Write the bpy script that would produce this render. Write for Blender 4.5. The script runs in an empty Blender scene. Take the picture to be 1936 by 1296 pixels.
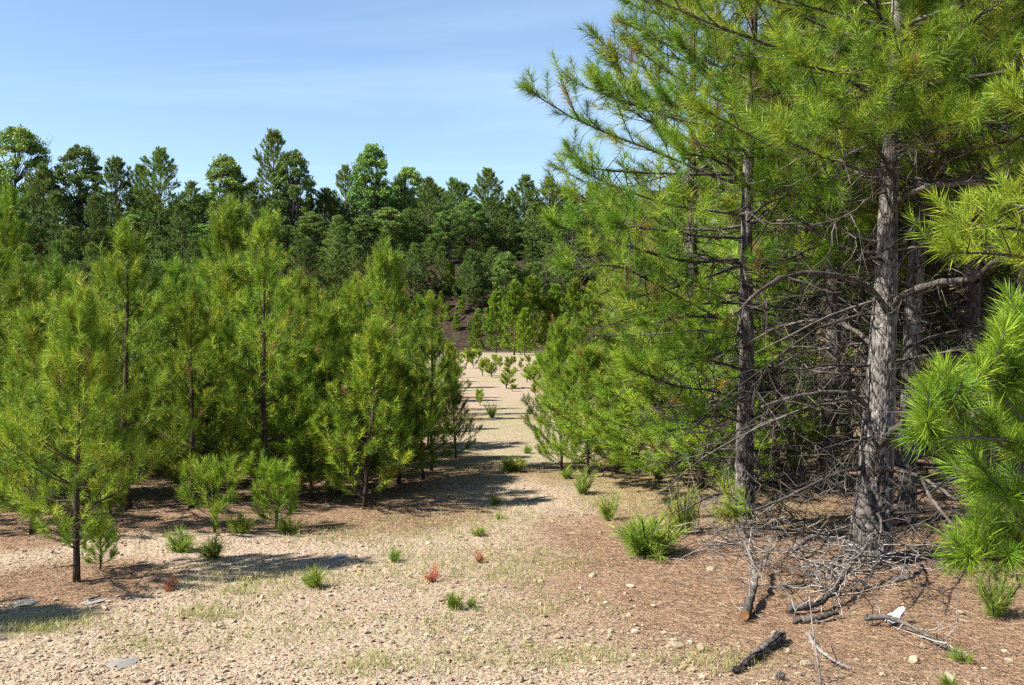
import bpy, math, time
import numpy as np
from mathutils import noise as mnoise

T0 = time.time()
scene = bpy.context.scene
COL = scene.collection
R = math.radians

# ------------------------------------------------------------------ camera, sky, sun
FPX, HORIZON, CAMZ = 1860.0, 630.0, 1.7          # focal length in photo pixels, horizon row, eye height
cam_data = bpy.data.cameras.new('camera')
cam_data.sensor_width = 36.0
cam_data.lens = 36.0 * FPX / 1936.0
cam_data.shift_y = (HORIZON - 648.0) / 1936.0
cam_data.clip_start = 0.05
cam_data.clip_end = 4000.0
cam = bpy.data.objects.new('camera', cam_data)
cam.location = (0, 0, CAMZ)
cam.rotation_euler = (R(90), 0, 0)
COL.objects.link(cam)
scene.camera = cam

SUN_EL, SUN_AZ = R(46), R(-108)                   # azimuth clockwise from +Y (view direction): from the left, a little behind
sun_dir = np.array([math.sin(SUN_AZ) * math.cos(SUN_EL), math.cos(SUN_AZ) * math.cos(SUN_EL), math.sin(SUN_EL)])
world = bpy.data.worlds.new('World')
scene.world = world
world.use_nodes = True
wn, wl = world.node_tree.nodes, world.node_tree.links
wn.clear()
wout = wn.new('ShaderNodeOutputWorld')
wbg = wn.new('ShaderNodeBackground')
wbg.inputs['Strength'].default_value = 0.071
sky = wn.new('ShaderNodeTexSky')
sky.sky_type = 'NISHITA'
sky.sun_disc = False
sky.sun_elevation = SUN_EL
sky.sun_rotation = SUN_AZ
sky.air_density = 1.0
sky.dust_density = 0.0
sky.ozone_density = 2.2
wtc = wn.new('ShaderNodeTexCoord')
wsep = wn.new('ShaderNodeSeparateXYZ')
wl.new(wtc.outputs['Generated'], wsep.inputs[0])
wz = wn.new('ShaderNodeMath'); wz.operation = 'ADD'; wz.inputs[1].default_value = 0.12
wl.new(wsep.outputs['Z'], wz.inputs[0])
wdx = wn.new('ShaderNodeMath'); wdx.operation = 'DIVIDE'
wdy = wn.new('ShaderNodeMath'); wdy.operation = 'DIVIDE'
wl.new(wsep.outputs['X'], wdx.inputs[0]); wl.new(wz.outputs[0], wdx.inputs[1])
wl.new(wsep.outputs['Y'], wdy.inputs[0]); wl.new(wz.outputs[0], wdy.inputs[1])
wcmb = wn.new('ShaderNodeCombineXYZ')
wl.new(wdx.outputs[0], wcmb.inputs[0]); wl.new(wdy.outputs[0], wcmb.inputs[1])
wmap = wn.new('ShaderNodeMapping')
wmap.inputs['Rotation'].default_value = (0, 0, R(28))
wmap.inputs['Scale'].default_value = (0.35, 1.25, 1)
wl.new(wcmb.outputs[0], wmap.inputs['Vector'])
wno = wn.new('ShaderNodeTexNoise')
wno.inputs['Scale'].default_value = 1.1
wno.inputs['Detail'].default_value = 6
wno.inputs['Roughness'].default_value = 0.52
wno.inputs['Distortion'].default_value = 0.5
wl.new(wmap.outputs[0], wno.inputs['Vector'])
wrmp = wn.new('ShaderNodeMapRange')
wrmp.inputs['From Min'].default_value = 0.50
wrmp.inputs['From Max'].default_value = 0.82
wrmp.inputs['To Min'].default_value = 0.0
wrmp.inputs['To Max'].default_value = 0.13
wl.new(wno.outputs['Fac'], wrmp.inputs['Value'])
wmix = wn.new('ShaderNodeMix'); wmix.data_type = 'RGBA'
wmix.inputs['B'].default_value = (9.5, 10.2, 11.2, 1)
wl.new(wrmp.outputs[0], wmix.inputs['Factor'])
wl.new(sky.outputs[0], wmix.inputs['A'])
wl.new(wmix.outputs['Result'], wbg.inputs['Color'])
wl.new(wbg.outputs[0], wout.inputs[0])

sun_data = bpy.data.lights.new('sun', 'SUN')
sun_data.energy = 5.0
sun_data.angle = R(0.53)
sun_data.color = (1.0, 0.95, 0.86)
sun = bpy.data.objects.new('sun', sun_data)
from mathutils import Vector
sun.rotation_euler = Vector(sun_dir).to_track_quat('Z', 'Y').to_euler()
COL.objects.link(sun)

scene.view_settings.view_transform = 'Standard'
scene.view_settings.look = 'None'
scene.view_settings.exposure = 1.52
scene.view_settings.gamma = 1.0
scene.view_settings.use_curve_mapping = False
scene.cycles.use_denoising = False
scene.cycles.pixel_filter_type = 'BLACKMAN_HARRIS'
scene.cycles.filter_width = 1.35
scene.cycles.max_bounces = 5
scene.cycles.diffuse_bounces = 2
scene.cycles.glossy_bounces = 2
scene.cycles.transmission_bounces = 4
scene.cycles.transparent_max_bounces = 4
scene.cycles.caustics_reflective = False
scene.cycles.caustics_refractive = False

# ------------------------------------------------------------------ mesh helpers
def norm(a):
    return a / np.maximum(np.linalg.norm(a, axis=-1, keepdims=True), 1e-9)

class MB:
    """collects vertices, quads, triangles and a tint value per vertex into ONE mesh"""
    def __init__(self):
        self.v, self.q, self.t, self.a, self.n = [], [], [], [], 0
    def add(self, v, q=None, t=None, tint=0.5):
        v = np.asarray(v, np.float32).reshape(-1, 3)
        self.v.append(v)
        self.a.append(np.broadcast_to(np.asarray(tint, np.float32), (len(v),)))
        if q is not None and len(q): self.q.append(np.asarray(q, np.int64) + self.n)
        if t is not None and len(t): self.t.append(np.asarray(t, np.int64) + self.n)
        self.n += len(v)
    def mesh(self, name, mat, smooth=True):
        me = bpy.data.meshes.new(name)
        v = np.concatenate(self.v)
        q = np.concatenate(self.q) if self.q else np.zeros((0, 4), np.int64)
        t = np.concatenate(self.t) if self.t else np.zeros((0, 3), np.int64)
        me.vertices.add(len(v)); me.vertices.foreach_set('co', v.ravel())
        loops = np.concatenate([q.ravel(), t.ravel()]).astype(np.int32)
        me.loops.add(len(loops)); me.loops.foreach_set('vertex_index', loops)
        me.polygons.add(len(q) + len(t))
        me.polygons.foreach_set('loop_start', np.concatenate([np.arange(len(q)) * 4, len(q) * 4 + np.arange(len(t)) * 3]).astype(np.int32))
        me.polygons.foreach_set('use_smooth', np.full(len(q) + len(t), smooth))
        at = me.attributes.new('tint', 'FLOAT', 'POINT')
        at.data.foreach_set('value', np.concatenate(self.a).astype(np.float32))
        me.update(calc_edges=True)
        me.materials.append(mat)
        return me
    def obj(self, name, mat, parent=None, smooth=True, kind=None):
        return link(name, self.mesh(name, mat, smooth), parent, kind)

def link(name, data, parent=None, kind=None, loc=None):
    o = bpy.data.objects.new(name, data)
    COL.objects.link(o)
    if parent is not None: o.parent = parent
    if kind: o['kind'] = kind
    if loc is not None: o.location = loc
    return o

def tag(o, label, cat, group=None, kind=None):
    o['label'] = label; o['category'] = cat
    if group: o['group'] = group
    if kind: o['kind'] = kind
    return o

def thing(name, label, cat, loc=(0, 0, 0), rz=0.0, s=1.0, group=None):
    o = link(name, None, loc=loc)
    o.rotation_euler = (0, 0, rz)
    o.scale = (s, s, s)
    o.empty_display_size = 0.1
    return tag(o, label, cat, group)

def tube(mb, pts, rad, sides=6, tint=0.5, cap=True, wob=None):
    pts = np.asarray(pts, float); rad = np.asarray(rad, float)
    n = len(pts)
    tan = norm(np.gradient(pts, axis=0))
    ref = np.array([0, 0, 1.0]) if abs(tan[0, 2]) < 0.9 else np.array([1.0, 0, 0])
    u = norm(np.cross(tan[0], ref))
    U = np.zeros((n, 3))
    for i in range(n):
        u = u - tan[i] * np.dot(u, tan[i]); u = u / max(np.linalg.norm(u), 1e-9)
        U[i] = u
    Vv = np.cross(tan, U)
    an = np.linspace(0, 2 * math.pi, sides, endpoint=False)
    ring = np.cos(an)[None, :, None] * U[:, None, :] + np.sin(an)[None, :, None] * Vv[:, None, :]
    rr = rad[:, None] if wob is None else rad[:, None] * wob
    v = (pts[:, None, :] + ring * rr[..., None]).reshape(-1, 3)
    i = np.arange(n - 1)[:, None] * sides
    j = np.arange(sides)[None, :]; j2 = (j + 1) % sides
    q = np.stack([i + j, i + j2, i + sides + j2, i + sides + j], -1).reshape(-1, 4)
    t = None
    if cap:
        v = np.vstack([v, pts[0], pts[-1]])
        b0, b1 = n * sides, n * sides + 1
        jj = np.arange(sides); jn = (jj + 1) % sides
        t = np.vstack([np.stack([jn, jj, np.full(sides, b0)], -1),
                       np.stack([(n - 1) * sides + jj, (n - 1) * sides + jn, np.full(sides, b1)], -1)])
    mb.add(v, q, t, tint)

def resample(pts, n):
    """smooth curve through control points (Catmull-Rom)"""
    P = np.asarray(pts, float)
    if len(P) == 2:
        s = np.linspace(0, 1, n)[:, None]
        return P[0] * (1 - s) + P[1] * s
    E = np.vstack([2 * P[0] - P[1], P, 2 * P[-1] - P[-2]])
    out = []
    for s in np.linspace(0, len(P) - 1 - 1e-6, n):
        k = int(s); f = s - k
        a, b, c, d = E[k], E[k + 1], E[k + 2], E[k + 3]
        out.append(0.5 * ((2 * b) + (c - a) * f + (2 * a - 5 * b + 4 * c - d) * f * f + (3 * b - a - 3 * c + d) * f ** 3))
    return np.array(out)

def hash_noise(x, y, seed=0):
    """cheap smooth value noise, vectorised"""
    xi, yi = np.floor(x), np.floor(y)
    fx, fy = x - xi, y - yi
    fx = fx * fx * (3 - 2 * fx); fy = fy * fy * (3 - 2 * fy)
    def hh(a, b):
        s = np.sin(a * 127.1 + b * 311.7 + seed * 74.7) * 43758.5453
        return s - np.floor(s)
    return (hh(xi, yi) * (1 - fx) + hh(xi + 1, yi) * fx) * (1 - fy) + (hh(xi, yi + 1) * (1 - fx) + hh(xi + 1, yi + 1) * fx) * fy

def fbm(x, y, seed=0, o=4):
    s, a, f = 0, 0.5, 1.0
    for k in range(o):
        s = s + a * (hash_noise(x * f, y * f, seed + k * 13) - 0.5); a *= 0.5; f *= 2.03
    return s

def sst(x):
    x = np.clip(x, 0, 1)
    return x * x * (3 - 2 * x)

# ------------------------------------------------------------------ terrain
def height(x, y):
    x = np.asarray(x, float); y = np.asarray(y, float)
    h = 0.10 * fbm(x * 0.35, y * 0.35, 3, 3) * sst((y - 5) / 5) + 0.035 * fbm(x * 1.7, y * 1.7, 9, 3)
    h = h + 4.6 * sst((x - 2.4 - 0.02 * y) / 7.0) * sst((y - 10.5) / 11.0) * (1 - 0.85 * sst((y - 34) / 26))              # rising ground on the right
    h = h + 0.10 * sst((x - 0.9) / 1.6) * sst((y - 5) / 2) * (1 - sst((y - 12) / 4))
    wob = 7 * fbm(x * 0.03, y * 0.0 + 5, 21, 3)
    ridge = sst((y + wob - 90) / 20.0)
    h = h + (9.6 + 2.4 * fbm(x * 0.03, y * 0.03, 33, 3)) * ridge
    h = h + 0.15 * np.clip(y - 114, 0, 130)                                             # wooded hill going on behind the ridge
    h = h + ridge * (1 - ridge) * 5.5 * fbm(x * 0.16, y * 0.2, 41, 4)                   # rough eroded bank
    h = h - 0.25 * sst((-x - 4) / 8) * sst((y - 7) / 6) * (1 - sst((y - 60) / 20))
    return h

def gpt(px, py):
    """point of the ground seen at a photo pixel"""
    ds = np.concatenate([np.arange(2.5, 30, 0.01), np.arange(30, 200, 0.05)])
    X = (px - 968) / FPX * ds
    Z = CAMZ - (py - HORIZON) / FPX * ds
    k = np.argmax(height(X, ds) >= Z)
    return np.array([X[k], ds[k], float(height(X[k], ds[k]))])

def at(px, py, d):
    return np.array([(px - 968) / FPX * d, d, CAMZ - (py - HORIZON) / FPX * d])

# ------------------------------------------------------------------ materials
def new_mat(name):
    m = bpy.data.materials.new(name)
    m.use_nodes = True
    nt = m.node_tree
    b = nt.nodes['Principled BSDF']
    return m, nt, b

def ramp(nt, stops, fac=None, interp='LINEAR'):
    r = nt.nodes.new('ShaderNodeValToRGB')
    r.color_ramp.interpolation = interp
    e = r.color_ramp.elements
    while len(e) < len(stops): e.new(0.5)
    for k, (p, c) in enumerate(stops):
        e[k].position = p; e[k].color = (*c, 1)
    if fac is not None: nt.links.new(fac, r.inputs[0])
    return r

def noise(nt, scale, detail=4, rough=0.55, vec=None, dist=0.0):
    n = nt.nodes.new('ShaderNodeTexNoise')
    n.inputs['Scale'].default_value = scale
    n.inputs['Detail'].default_value = detail
    n.inputs['Roughness'].default_value = rough
    n.inputs['Distortion'].default_value = dist
    if vec is not None: nt.links.new(vec, n.inputs['Vector'])
    return n

def mixc(nt, fac, a, b):
    m = nt.nodes.new('ShaderNodeMix'); m.data_type = 'RGBA'
    for s, v in (('Factor', fac), ('A', a), ('B', b)):
        if hasattr(v, 'links') or hasattr(v, 'is_linked'): nt.links.new(v, m.inputs[s])
        elif s == 'Factor': m.inputs[s].default_value = v
        else: m.inputs[s].default_value = (*v, 1)
    return m.outputs['Result']

def math_n(nt, op, a, b=None, clamp=False):
    m = nt.nodes.new('ShaderNodeMath'); m.operation = op; m.use_clamp = clamp
    for k, v in enumerate((a, b)):
        if v is None: continue
        if hasattr(v, 'is_linked'): nt.links.new(v, m.inputs[k])
        else: m.inputs[k].default_value = v
    return m.outputs[0]

def foliage_mat(name, stops, trans=0.26, rough=0.55, var=0.22, spec=0.25):
    m, nt, b = new_mat(name)
    a = nt.nodes.new('ShaderNodeAttribute'); a.attribute_name = 'tint'
    rp = ramp(nt, stops, a.outputs['Fac'])
    oi = nt.nodes.new('ShaderNodeObjectInfo')
    hs = nt.nodes.new('ShaderNodeHueSaturation')
    mr = nt.nodes.new('ShaderNodeMapRange')
    mr.inputs['To Min'].default_value = 1 - var; mr.inputs['To Max'].default_value = 1 + var
    nt.links.new(oi.outputs['Random'], mr.inputs['Value'])
    nt.links.new(mr.outputs[0], hs.inputs['Value'])
    mh = nt.nodes.new('ShaderNodeMapRange')
    mh.inputs['To Min'].default_value = 0.488; mh.inputs['To Max'].default_value = 0.512
    wn_ = nt.nodes.new('ShaderNodeTexWhiteNoise'); wn_.noise_dimensions = '1D'
    nt.links.new(oi.outputs['Random'], wn_.inputs['W'])
    nt.links.new(wn_.outputs['Value'], mh.inputs['Value'])
    nt.links.new(mh.outputs[0], hs.inputs['Hue'])
    nt.links.new(rp.outputs[0], hs.inputs['Color'])
    nt.links.new(hs.outputs[0], b.inputs['Base Color'])
    b.inputs['Roughness'].default_value = rough
    b.inputs['Specular IOR Level'].default_value = spec
    tr = nt.nodes.new('ShaderNodeBsdfTranslucent')
    nt.links.new(hs.outputs[0], tr.inputs['Color'])
    mx = nt.nodes.new('ShaderNodeMixShader'); mx.inputs[0].default_value = trans
    nt.links.new(b.outputs[0], mx.inputs[1]); nt.links.new(tr.outputs[0], mx.inputs[2])
    nt.links.new(mx.outputs[0], nt.nodes['Material Output'].inputs[0])
    return m

M = {}
M['needle'] = foliage_mat('pine_needles', [(0.0, (0.060, 0.125, 0.012)), (0.4, (0.134, 0.224, 0.016)), (0.86, (0.272, 0.345, 0.027)),
                                           (0.93, (0.30, 0.30, 0.030)), (0.955, (0.24, 0.16, 0.06)), (1.0, (0.25, 0.13, 0.055))])
M['needle_bright'] = foliage_mat('fresh_pine_needles', [(0.0, (0.105, 0.190, 0.018)), (0.5, (0.195, 0.295, 0.022)), (0.9, (0.310, 0.390, 0.032)),
                                           (0.95, (0.22, 0.28, 0.035)), (0.965, (0.30, 0.13, 0.04)), (1.0, (0.30, 0.12, 0.04))], var=0.05)
M['needle_far'] = foliage_mat('distant_pine_foliage', [(0.0, (0.075, 0.130, 0.034)), (0.5, (0.130, 0.198, 0.042)), (0.95, (0.210, 0.258, 0.052)),
                                           (1.0, (0.155, 0.13, 0.05))], rough=0.6, var=0.3)
M['leaf_far'] = foliage_mat('broadleaf_foliage', [(0.0, (0.066, 0.130, 0.026)), (0.5, (0.115, 0.198, 0.036)), (1.0, (0.200, 0.265, 0.046))], rough=0.45, var=0.28)
M['leaf_light'] = foliage_mat('pale_broadleaf_foliage', [(0.0, (0.085, 0.165, 0.03)), (0.5, (0.13, 0.23, 0.035)), (1.0, (0.19, 0.29, 0.045))], rough=0.45)
M['seedling'] = foliage_mat('seedling_needles', [(0.0, (0.13, 0.21, 0.03)), (0.5, (0.22, 0.30, 0.04)), (0.85, (0.32, 0.37, 0.06)), (1.0, (0.36, 0.30, 0.12))], trans=0.4, var=0.2)
M['sapling'] = foliage_mat('sapling_foliage', [(0.0, (0.17, 0.24, 0.03)), (0.5, (0.25, 0.32, 0.036)), (1.0, (0.33, 0.37, 0.05))], var=0.2)
M['grass'] = foliage_mat('grass_blades', [(0.0, (0.13, 0.19, 0.04)), (0.5, (0.24, 0.27, 0.08)), (0.8, (0.42, 0.37, 0.17)), (1.0, (0.50, 0.42, 0.24))], rough=0.6)
M['rust'] = foliage_mat('dead_seedling_needles', [(0.0, (0.34, 0.10, 0.05)), (1.0, (0.46, 0.18, 0.10))], rough=0.7)
M['litter'] = foliage_mat('fallen_needles', [(0.0, (0.12, 0.062, 0.036)), (0.4, (0.25, 0.145, 0.085)), (0.75, (0.34, 0.22, 0.135)), (1.0, (0.42, 0.33, 0.24))], trans=0.05, rough=0.7)

def bark_mat(name, c_dark, c_mid, c_light, scale=14, bump=0.5, rough=0.9):
    m, nt, b = new_mat(name)
    tc = nt.nodes.new('ShaderNodeTexCoord')
    mp = nt.nodes.new('ShaderNodeMapping'); mp.inputs['Scale'].default_value = (1, 1, 0.28)
    nt.links.new(tc.outputs['Object'], mp.inputs[0])
    n1 = noise(nt, scale, 6, 0.65, mp.outputs[0], 0.4)
    n2 = noise(nt, 2.2, 3, 0.5, tc.outputs['Object'])
    a = nt.nodes.new('ShaderNodeAttribute'); a.attribute_name = 'tint'
    s = math_n(nt, 'ADD', n1.outputs['Fac'], math_n(nt, 'MULTIPLY', math_n(nt, 'SUBTRACT', n2.outputs['Fac'], 0.5), 0.7))
    s = math_n(nt, 'ADD', s, math_n(nt, 'MULTIPLY', math_n(nt, 'SUBTRACT', a.outputs['Fac'], 0.5), 0.7))
    rp = ramp(nt, [(0.25, c_dark), (0.5, c_mid), (0.78, c_light)], s)
    nt.links.new(rp.outputs[0], b.inputs['Base Color'])
    b.inputs['Roughness'].default_value = rough
    b.inputs['Specular IOR Level'].default_value = 0.15
    bp = nt.nodes.new('ShaderNodeBump'); bp.inputs['Strength'].default_value = bump; bp.inputs['Distance'].default_value = 0.012
    nt.links.new(n1.outputs['Fac'], bp.inputs['Height'])
    nt.links.new(bp.outputs[0], b.inputs['Normal'])
    return m
M['bark'] = bark_mat('grey_plated_bark', (0.026, 0.021, 0.018), (0.105, 0.092, 0.084), (0.23, 0.213, 0.20), 26, 0.6)
M['bark_young'] = bark_mat('young_pine_bark', (0.016, 0.012, 0.010), (0.042, 0.030, 0.024), (0.13, 0.088, 0.062), 20, 0.5)
M['limb'] = bark_mat('weathered_limb_bark', (0.020, 0.016, 0.014), (0.06, 0.051, 0.045), (0.155, 0.138, 0.122), 30, 0.5)
M['deadwood'] = bark_mat('grey_dead_twig_wood', (0.055, 0.046, 0.04), (0.155, 0.134, 0.12), (0.34, 0.31, 0.285), 18, 0.4)
M['shaded_twig'] = bark_mat('shaded_dead_limb_wood', (0.014, 0.012, 0.010), (0.038, 0.032, 0.028), (0.14, 0.122, 0.108), 18, 0.4)  # dead twigs on the trees: shade under the crowns put into a darker wood colour
M['log'] = bark_mat('charred_log_bark', (0.015, 0.012, 0.011), (0.06, 0.048, 0.041), (0.19, 0.16, 0.14), 22, 0.8)
M['cutwood'] = bark_mat('orange_cut_wood', (0.09, 0.045, 0.02), (0.17, 0.082, 0.036), (0.24, 0.15, 0.08), 30, 0.3)
M['cone'] = bark_mat('pine_cone_scales', (0.07, 0.055, 0.05), (0.17, 0.14, 0.12), (0.36, 0.32, 0.28), 40, 0.3)

def stone_mat(name, c0, c1, c2):
    m, nt, b = new_mat(name)
    tc = nt.nodes.new('ShaderNodeTexCoord')
    oi = nt.nodes.new('ShaderNodeObjectInfo')
    a = nt.nodes.new('ShaderNodeAttribute'); a.attribute_name = 'tint'
    n1 = noise(nt, 9, 6, 0.65, tc.outputs['Object'])
    s = math_n(nt, 'ADD', math_n(nt, 'MULTIPLY', n1.outputs['Fac'], 0.55), math_n(nt, 'MULTIPLY', a.outputs['Fac'], 0.62))
    s = math_n(nt, 'ADD', s, math_n(nt, 'MULTIPLY', math_n(nt, 'SUBTRACT', oi.outputs['Random'], 0.5), 0.35))
    rp = ramp(nt, [(0.2, c0), (0.55, c1), (0.95, c2)], s)
    nt.links.new(rp.outputs[0], b.inputs['Base Color'])
    b.inputs['Roughness'].default_value = 0.85
    b.inputs['Specular IOR Level'].default_value = 0.2
    bp = nt.nodes.new('ShaderNodeBump'); bp.inputs['Strength'].default_value = 0.5; bp.inputs['Distance'].default_value = 0.01
    n2 = noise(nt, 45, 4, 0.6, tc.outputs['Object'])
    nt.links.new(n2.outputs['Fac'], bp.inputs['Height'])
    nt.links.new(bp.outputs[0], b.inputs['Normal'])
    return m
M['gravel'] = stone_mat('tan_gravel', (0.20, 0.136, 0.086), (0.30, 0.225, 0.153), (0.41, 0.335, 0.25))
M['stone'] = stone_mat('pale_stone', (0.23, 0.165, 0.11), (0.32, 0.25, 0.178), (0.44, 0.375, 0.295))
M['slate'] = stone_mat('grey_slate', (0.13, 0.122, 0.112), (0.20, 0.19, 0.176), (0.27, 0.258, 0.24))

def ground_mat():
    m, nt, b = new_mat('gravelly_clearing_soil')
    tc = nt.nodes.new('ShaderNodeTexCoord'); P = tc.outputs['Object']
    def att(n):
        a = nt.nodes.new('ShaderNodeAttribute'); a.attribute_name = n
        return a.outputs['Fac']
    fine = noise(nt, 26, 6, 0.7, P)
    mid = noise(nt, 2.3, 5, 0.6, P)
    big = noise(nt, 0.35, 3, 0.5, P)
    vor = nt.nodes.new('ShaderNodeTexVoronoi'); vor.inputs['Scale'].default_value = 34; vor.inputs['Randomness'].default_value = 1
    nt.links.new(P, vor.inputs['Vector'])
    vor2 = nt.nodes.new('ShaderNodeTexVoronoi'); vor2.inputs['Scale'].default_value = 75
    nt.links.new(P, vor2.inputs['Vector'])
    vs = nt.nodes.new('ShaderNodeSeparateColor'); nt.links.new(vor.outputs['Color'], vs.inputs[0])
    s = math_n(nt, 'ADD', math_n(nt, 'MULTIPLY', fine.outputs['Fac'], 0.5), math_n(nt, 'MULTIPLY', vs.outputs[0], 0.28))
    s = math_n(nt, 'ADD', s, math_n(nt, 'MULTIPLY', mid.outputs['Fac'], 0.34))
    tan = ramp(nt, [(0.22, (0.165, 0.115, 0.079)), (0.5, (0.262, 0.196, 0.139)), (0.68, (0.315, 0.245, 0.179)), (0.9, (0.385, 0.315, 0.24))], s)
    # needle litter: stretched streaks of rust brown
    mp = nt.nodes.new('ShaderNodeMapping'); mp.inputs['Scale'].default_value = (12, 60, 12); mp.inputs['Rotation'].default_value = (0, 0, 0.5)
    nt.links.new(P, mp.inputs[0])
    str1 = noise(nt, 1.0, 5, 0.7, mp.outputs[0], 1.2)
    lit = ramp(nt, [(0.3, (0.095, 0.055, 0.035)), (0.5, (0.195, 0.122, 0.078)), (0.7, (0.29, 0.205, 0.14))], str1.outputs['Fac'])
    lf = math_n(nt, 'ADD', att('litter'), math_n(nt, 'MULTIPLY', math_n(nt, 'SUBTRACT', mid.outputs['Fac'], 0.5), 0.9))
    lf = math_n(nt, 'ADD', lf, math_n(nt, 'MULTIPLY', math_n(nt, 'SUBTRACT', fine.outputs['Fac'], 0.5), 0.8))
    mr = nt.nodes.new('ShaderNodeMapRange'); mr.inputs['From Min'].default_value = 0.32; mr.inputs['From Max'].default_value = 0.72
    nt.links.new(lf, mr.inputs['Value'])
    c = mixc(nt, mr.outputs[0], tan.outputs[0], lit.outputs[0])
    # thin green tinge where low plants grow
    gf = math_n(nt, 'MULTIPLY', att('green'), math_n(nt, 'MULTIPLY', fine.outputs['Fac'], 1.1), True)
    c = mixc(nt, gf, c, (0.17, 0.20, 0.06))
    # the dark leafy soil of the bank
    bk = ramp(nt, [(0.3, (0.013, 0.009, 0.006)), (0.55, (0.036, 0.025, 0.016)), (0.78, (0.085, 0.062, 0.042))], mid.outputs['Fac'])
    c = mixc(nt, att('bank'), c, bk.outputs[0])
    nt.links.new(c, b.inputs['Base Color'])
    b.inputs['Roughness'].default_value = 0.95
    b.inputs['Specular IOR Level'].default_value = 0.1
    hgt = math_n(nt, 'ADD', math_n(nt, 'MULTIPLY', fine.outputs['Fac'], 0.6), math_n(nt, 'MULTIPLY', math_n(nt, 'SUBTRACT', 0.6, vor.outputs['Distance']), 0.5))
    hgt = math_n(nt, 'ADD', hgt, math_n(nt, 'MULTIPLY', math_n(nt, 'SUBTRACT', 0.6, vor2.outputs['Distance']), 0.25))
    bp = nt.nodes.new('ShaderNodeBump'); bp.inputs['Strength'].default_value = 0.85; bp.inputs['Distance'].default_value = 0.03
    nt.links.new(hgt, bp.inputs['Height'])
    nt.links.new(bp.outputs[0], b.inputs['Normal'])
    return m
M['ground'] = ground_mat()

# ------------------------------------------------------------------ foliage builders
def needles(mb, P, D, L, W, tint, rng, segs=1, droop=0.0):
    n = len(P)
    side = norm(np.cross(D, rng.normal(size=(n, 3)))) * (W * 0.5)[:, None]
    tip = P + D * L[:, None]
    tip[:, 2] -= droop * L
    if segs == 1:
        v = np.stack([P - side, P + side, tip], 1).reshape(-1, 3)
        t = np.arange(n * 3).reshape(-1, 3)
        mb.add(v, None, t, np.repeat(tint, 3))
    else:
        mid = P + D * (L * 0.55)[:, None]
        mid[:, 2] -= droop * L * 0.2
        v = np.stack([P - side * .8, P + side * .8, mid - side, mid + side, tip], 1).reshape(-1, 3)
        b = np.arange(n)[:, None] * 5
        mb.add(v, b + np.array([[0, 1, 3, 2]]), b + np.array([[2, 3, 4]]), np.repeat(tint, 5))

def dress(mb, B, A, S, T, k, nl, nw, rng, segs=1, droop=0.05, a0=78, a1=22, lj=0.22):
    """bottle-brush needles on shoots: bases B, axes A, lengths S, tint T, k needles each"""
    B, A, S, T = (np.asarray(z, float) for z in (B, A, S, T))
    A = norm(A); n = len(B)
    u = norm(np.cross(A, rng.normal(size=(n, 3)))); v = np.cross(A, u)
    t = (np.arange(k)[None] + rng.random((n, k))) / k
    ph = rng.random((n, k)) * 2 * math.pi
    an = np.radians(a0 + (a1 - a0) * t ** 0.8 + rng.normal(size=(n, k)) * 9)
    D = np.cos(an)[..., None] * A[:, None] + np.sin(an)[..., None] * (np.cos(ph)[..., None] * u[:, None] + np.sin(ph)[..., None] * v[:, None])
    P = B[:, None] + A[:, None] * (S[:, None] * t)[..., None]
    L = nl * (1 + lj * rng.normal(size=(n, k))).clip(0.5, 1.6) * (0.75 + 0.25 * np.sin(math.pi * np.clip(t * 1.1, 0, 1)))
    tt = np.clip(T[:, None] + rng.normal(size=(n, k)) * 0.09, 0, 0.94)
    tt = np.where(T[:, None] > 0.95, T[:, None], tt)
    needles(mb, P.reshape(-1, 3), norm(D.reshape(-1, 3)), L.ravel(), np.full(n * k, nw) * rng.uniform(.75, 1.25, n * k), tt.ravel(), rng, segs, droop)

def grow(rng, base, d, length, n, up=0.0, wig=0.08):
    """polyline that bends upward (up>0) or sags (up<0)"""
    pts = [np.array(base, float)]; d = np.array(d, float); d /= np.linalg.norm(d)
    st = length / n
    for i in range(n):
        d = d + np.array([0, 0, up / n]) + rng.normal(size=3) * wig
        d /= np.linalg.norm(d)
        pts.append(pts[-1] + d * st)
    return np.array(pts)

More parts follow.
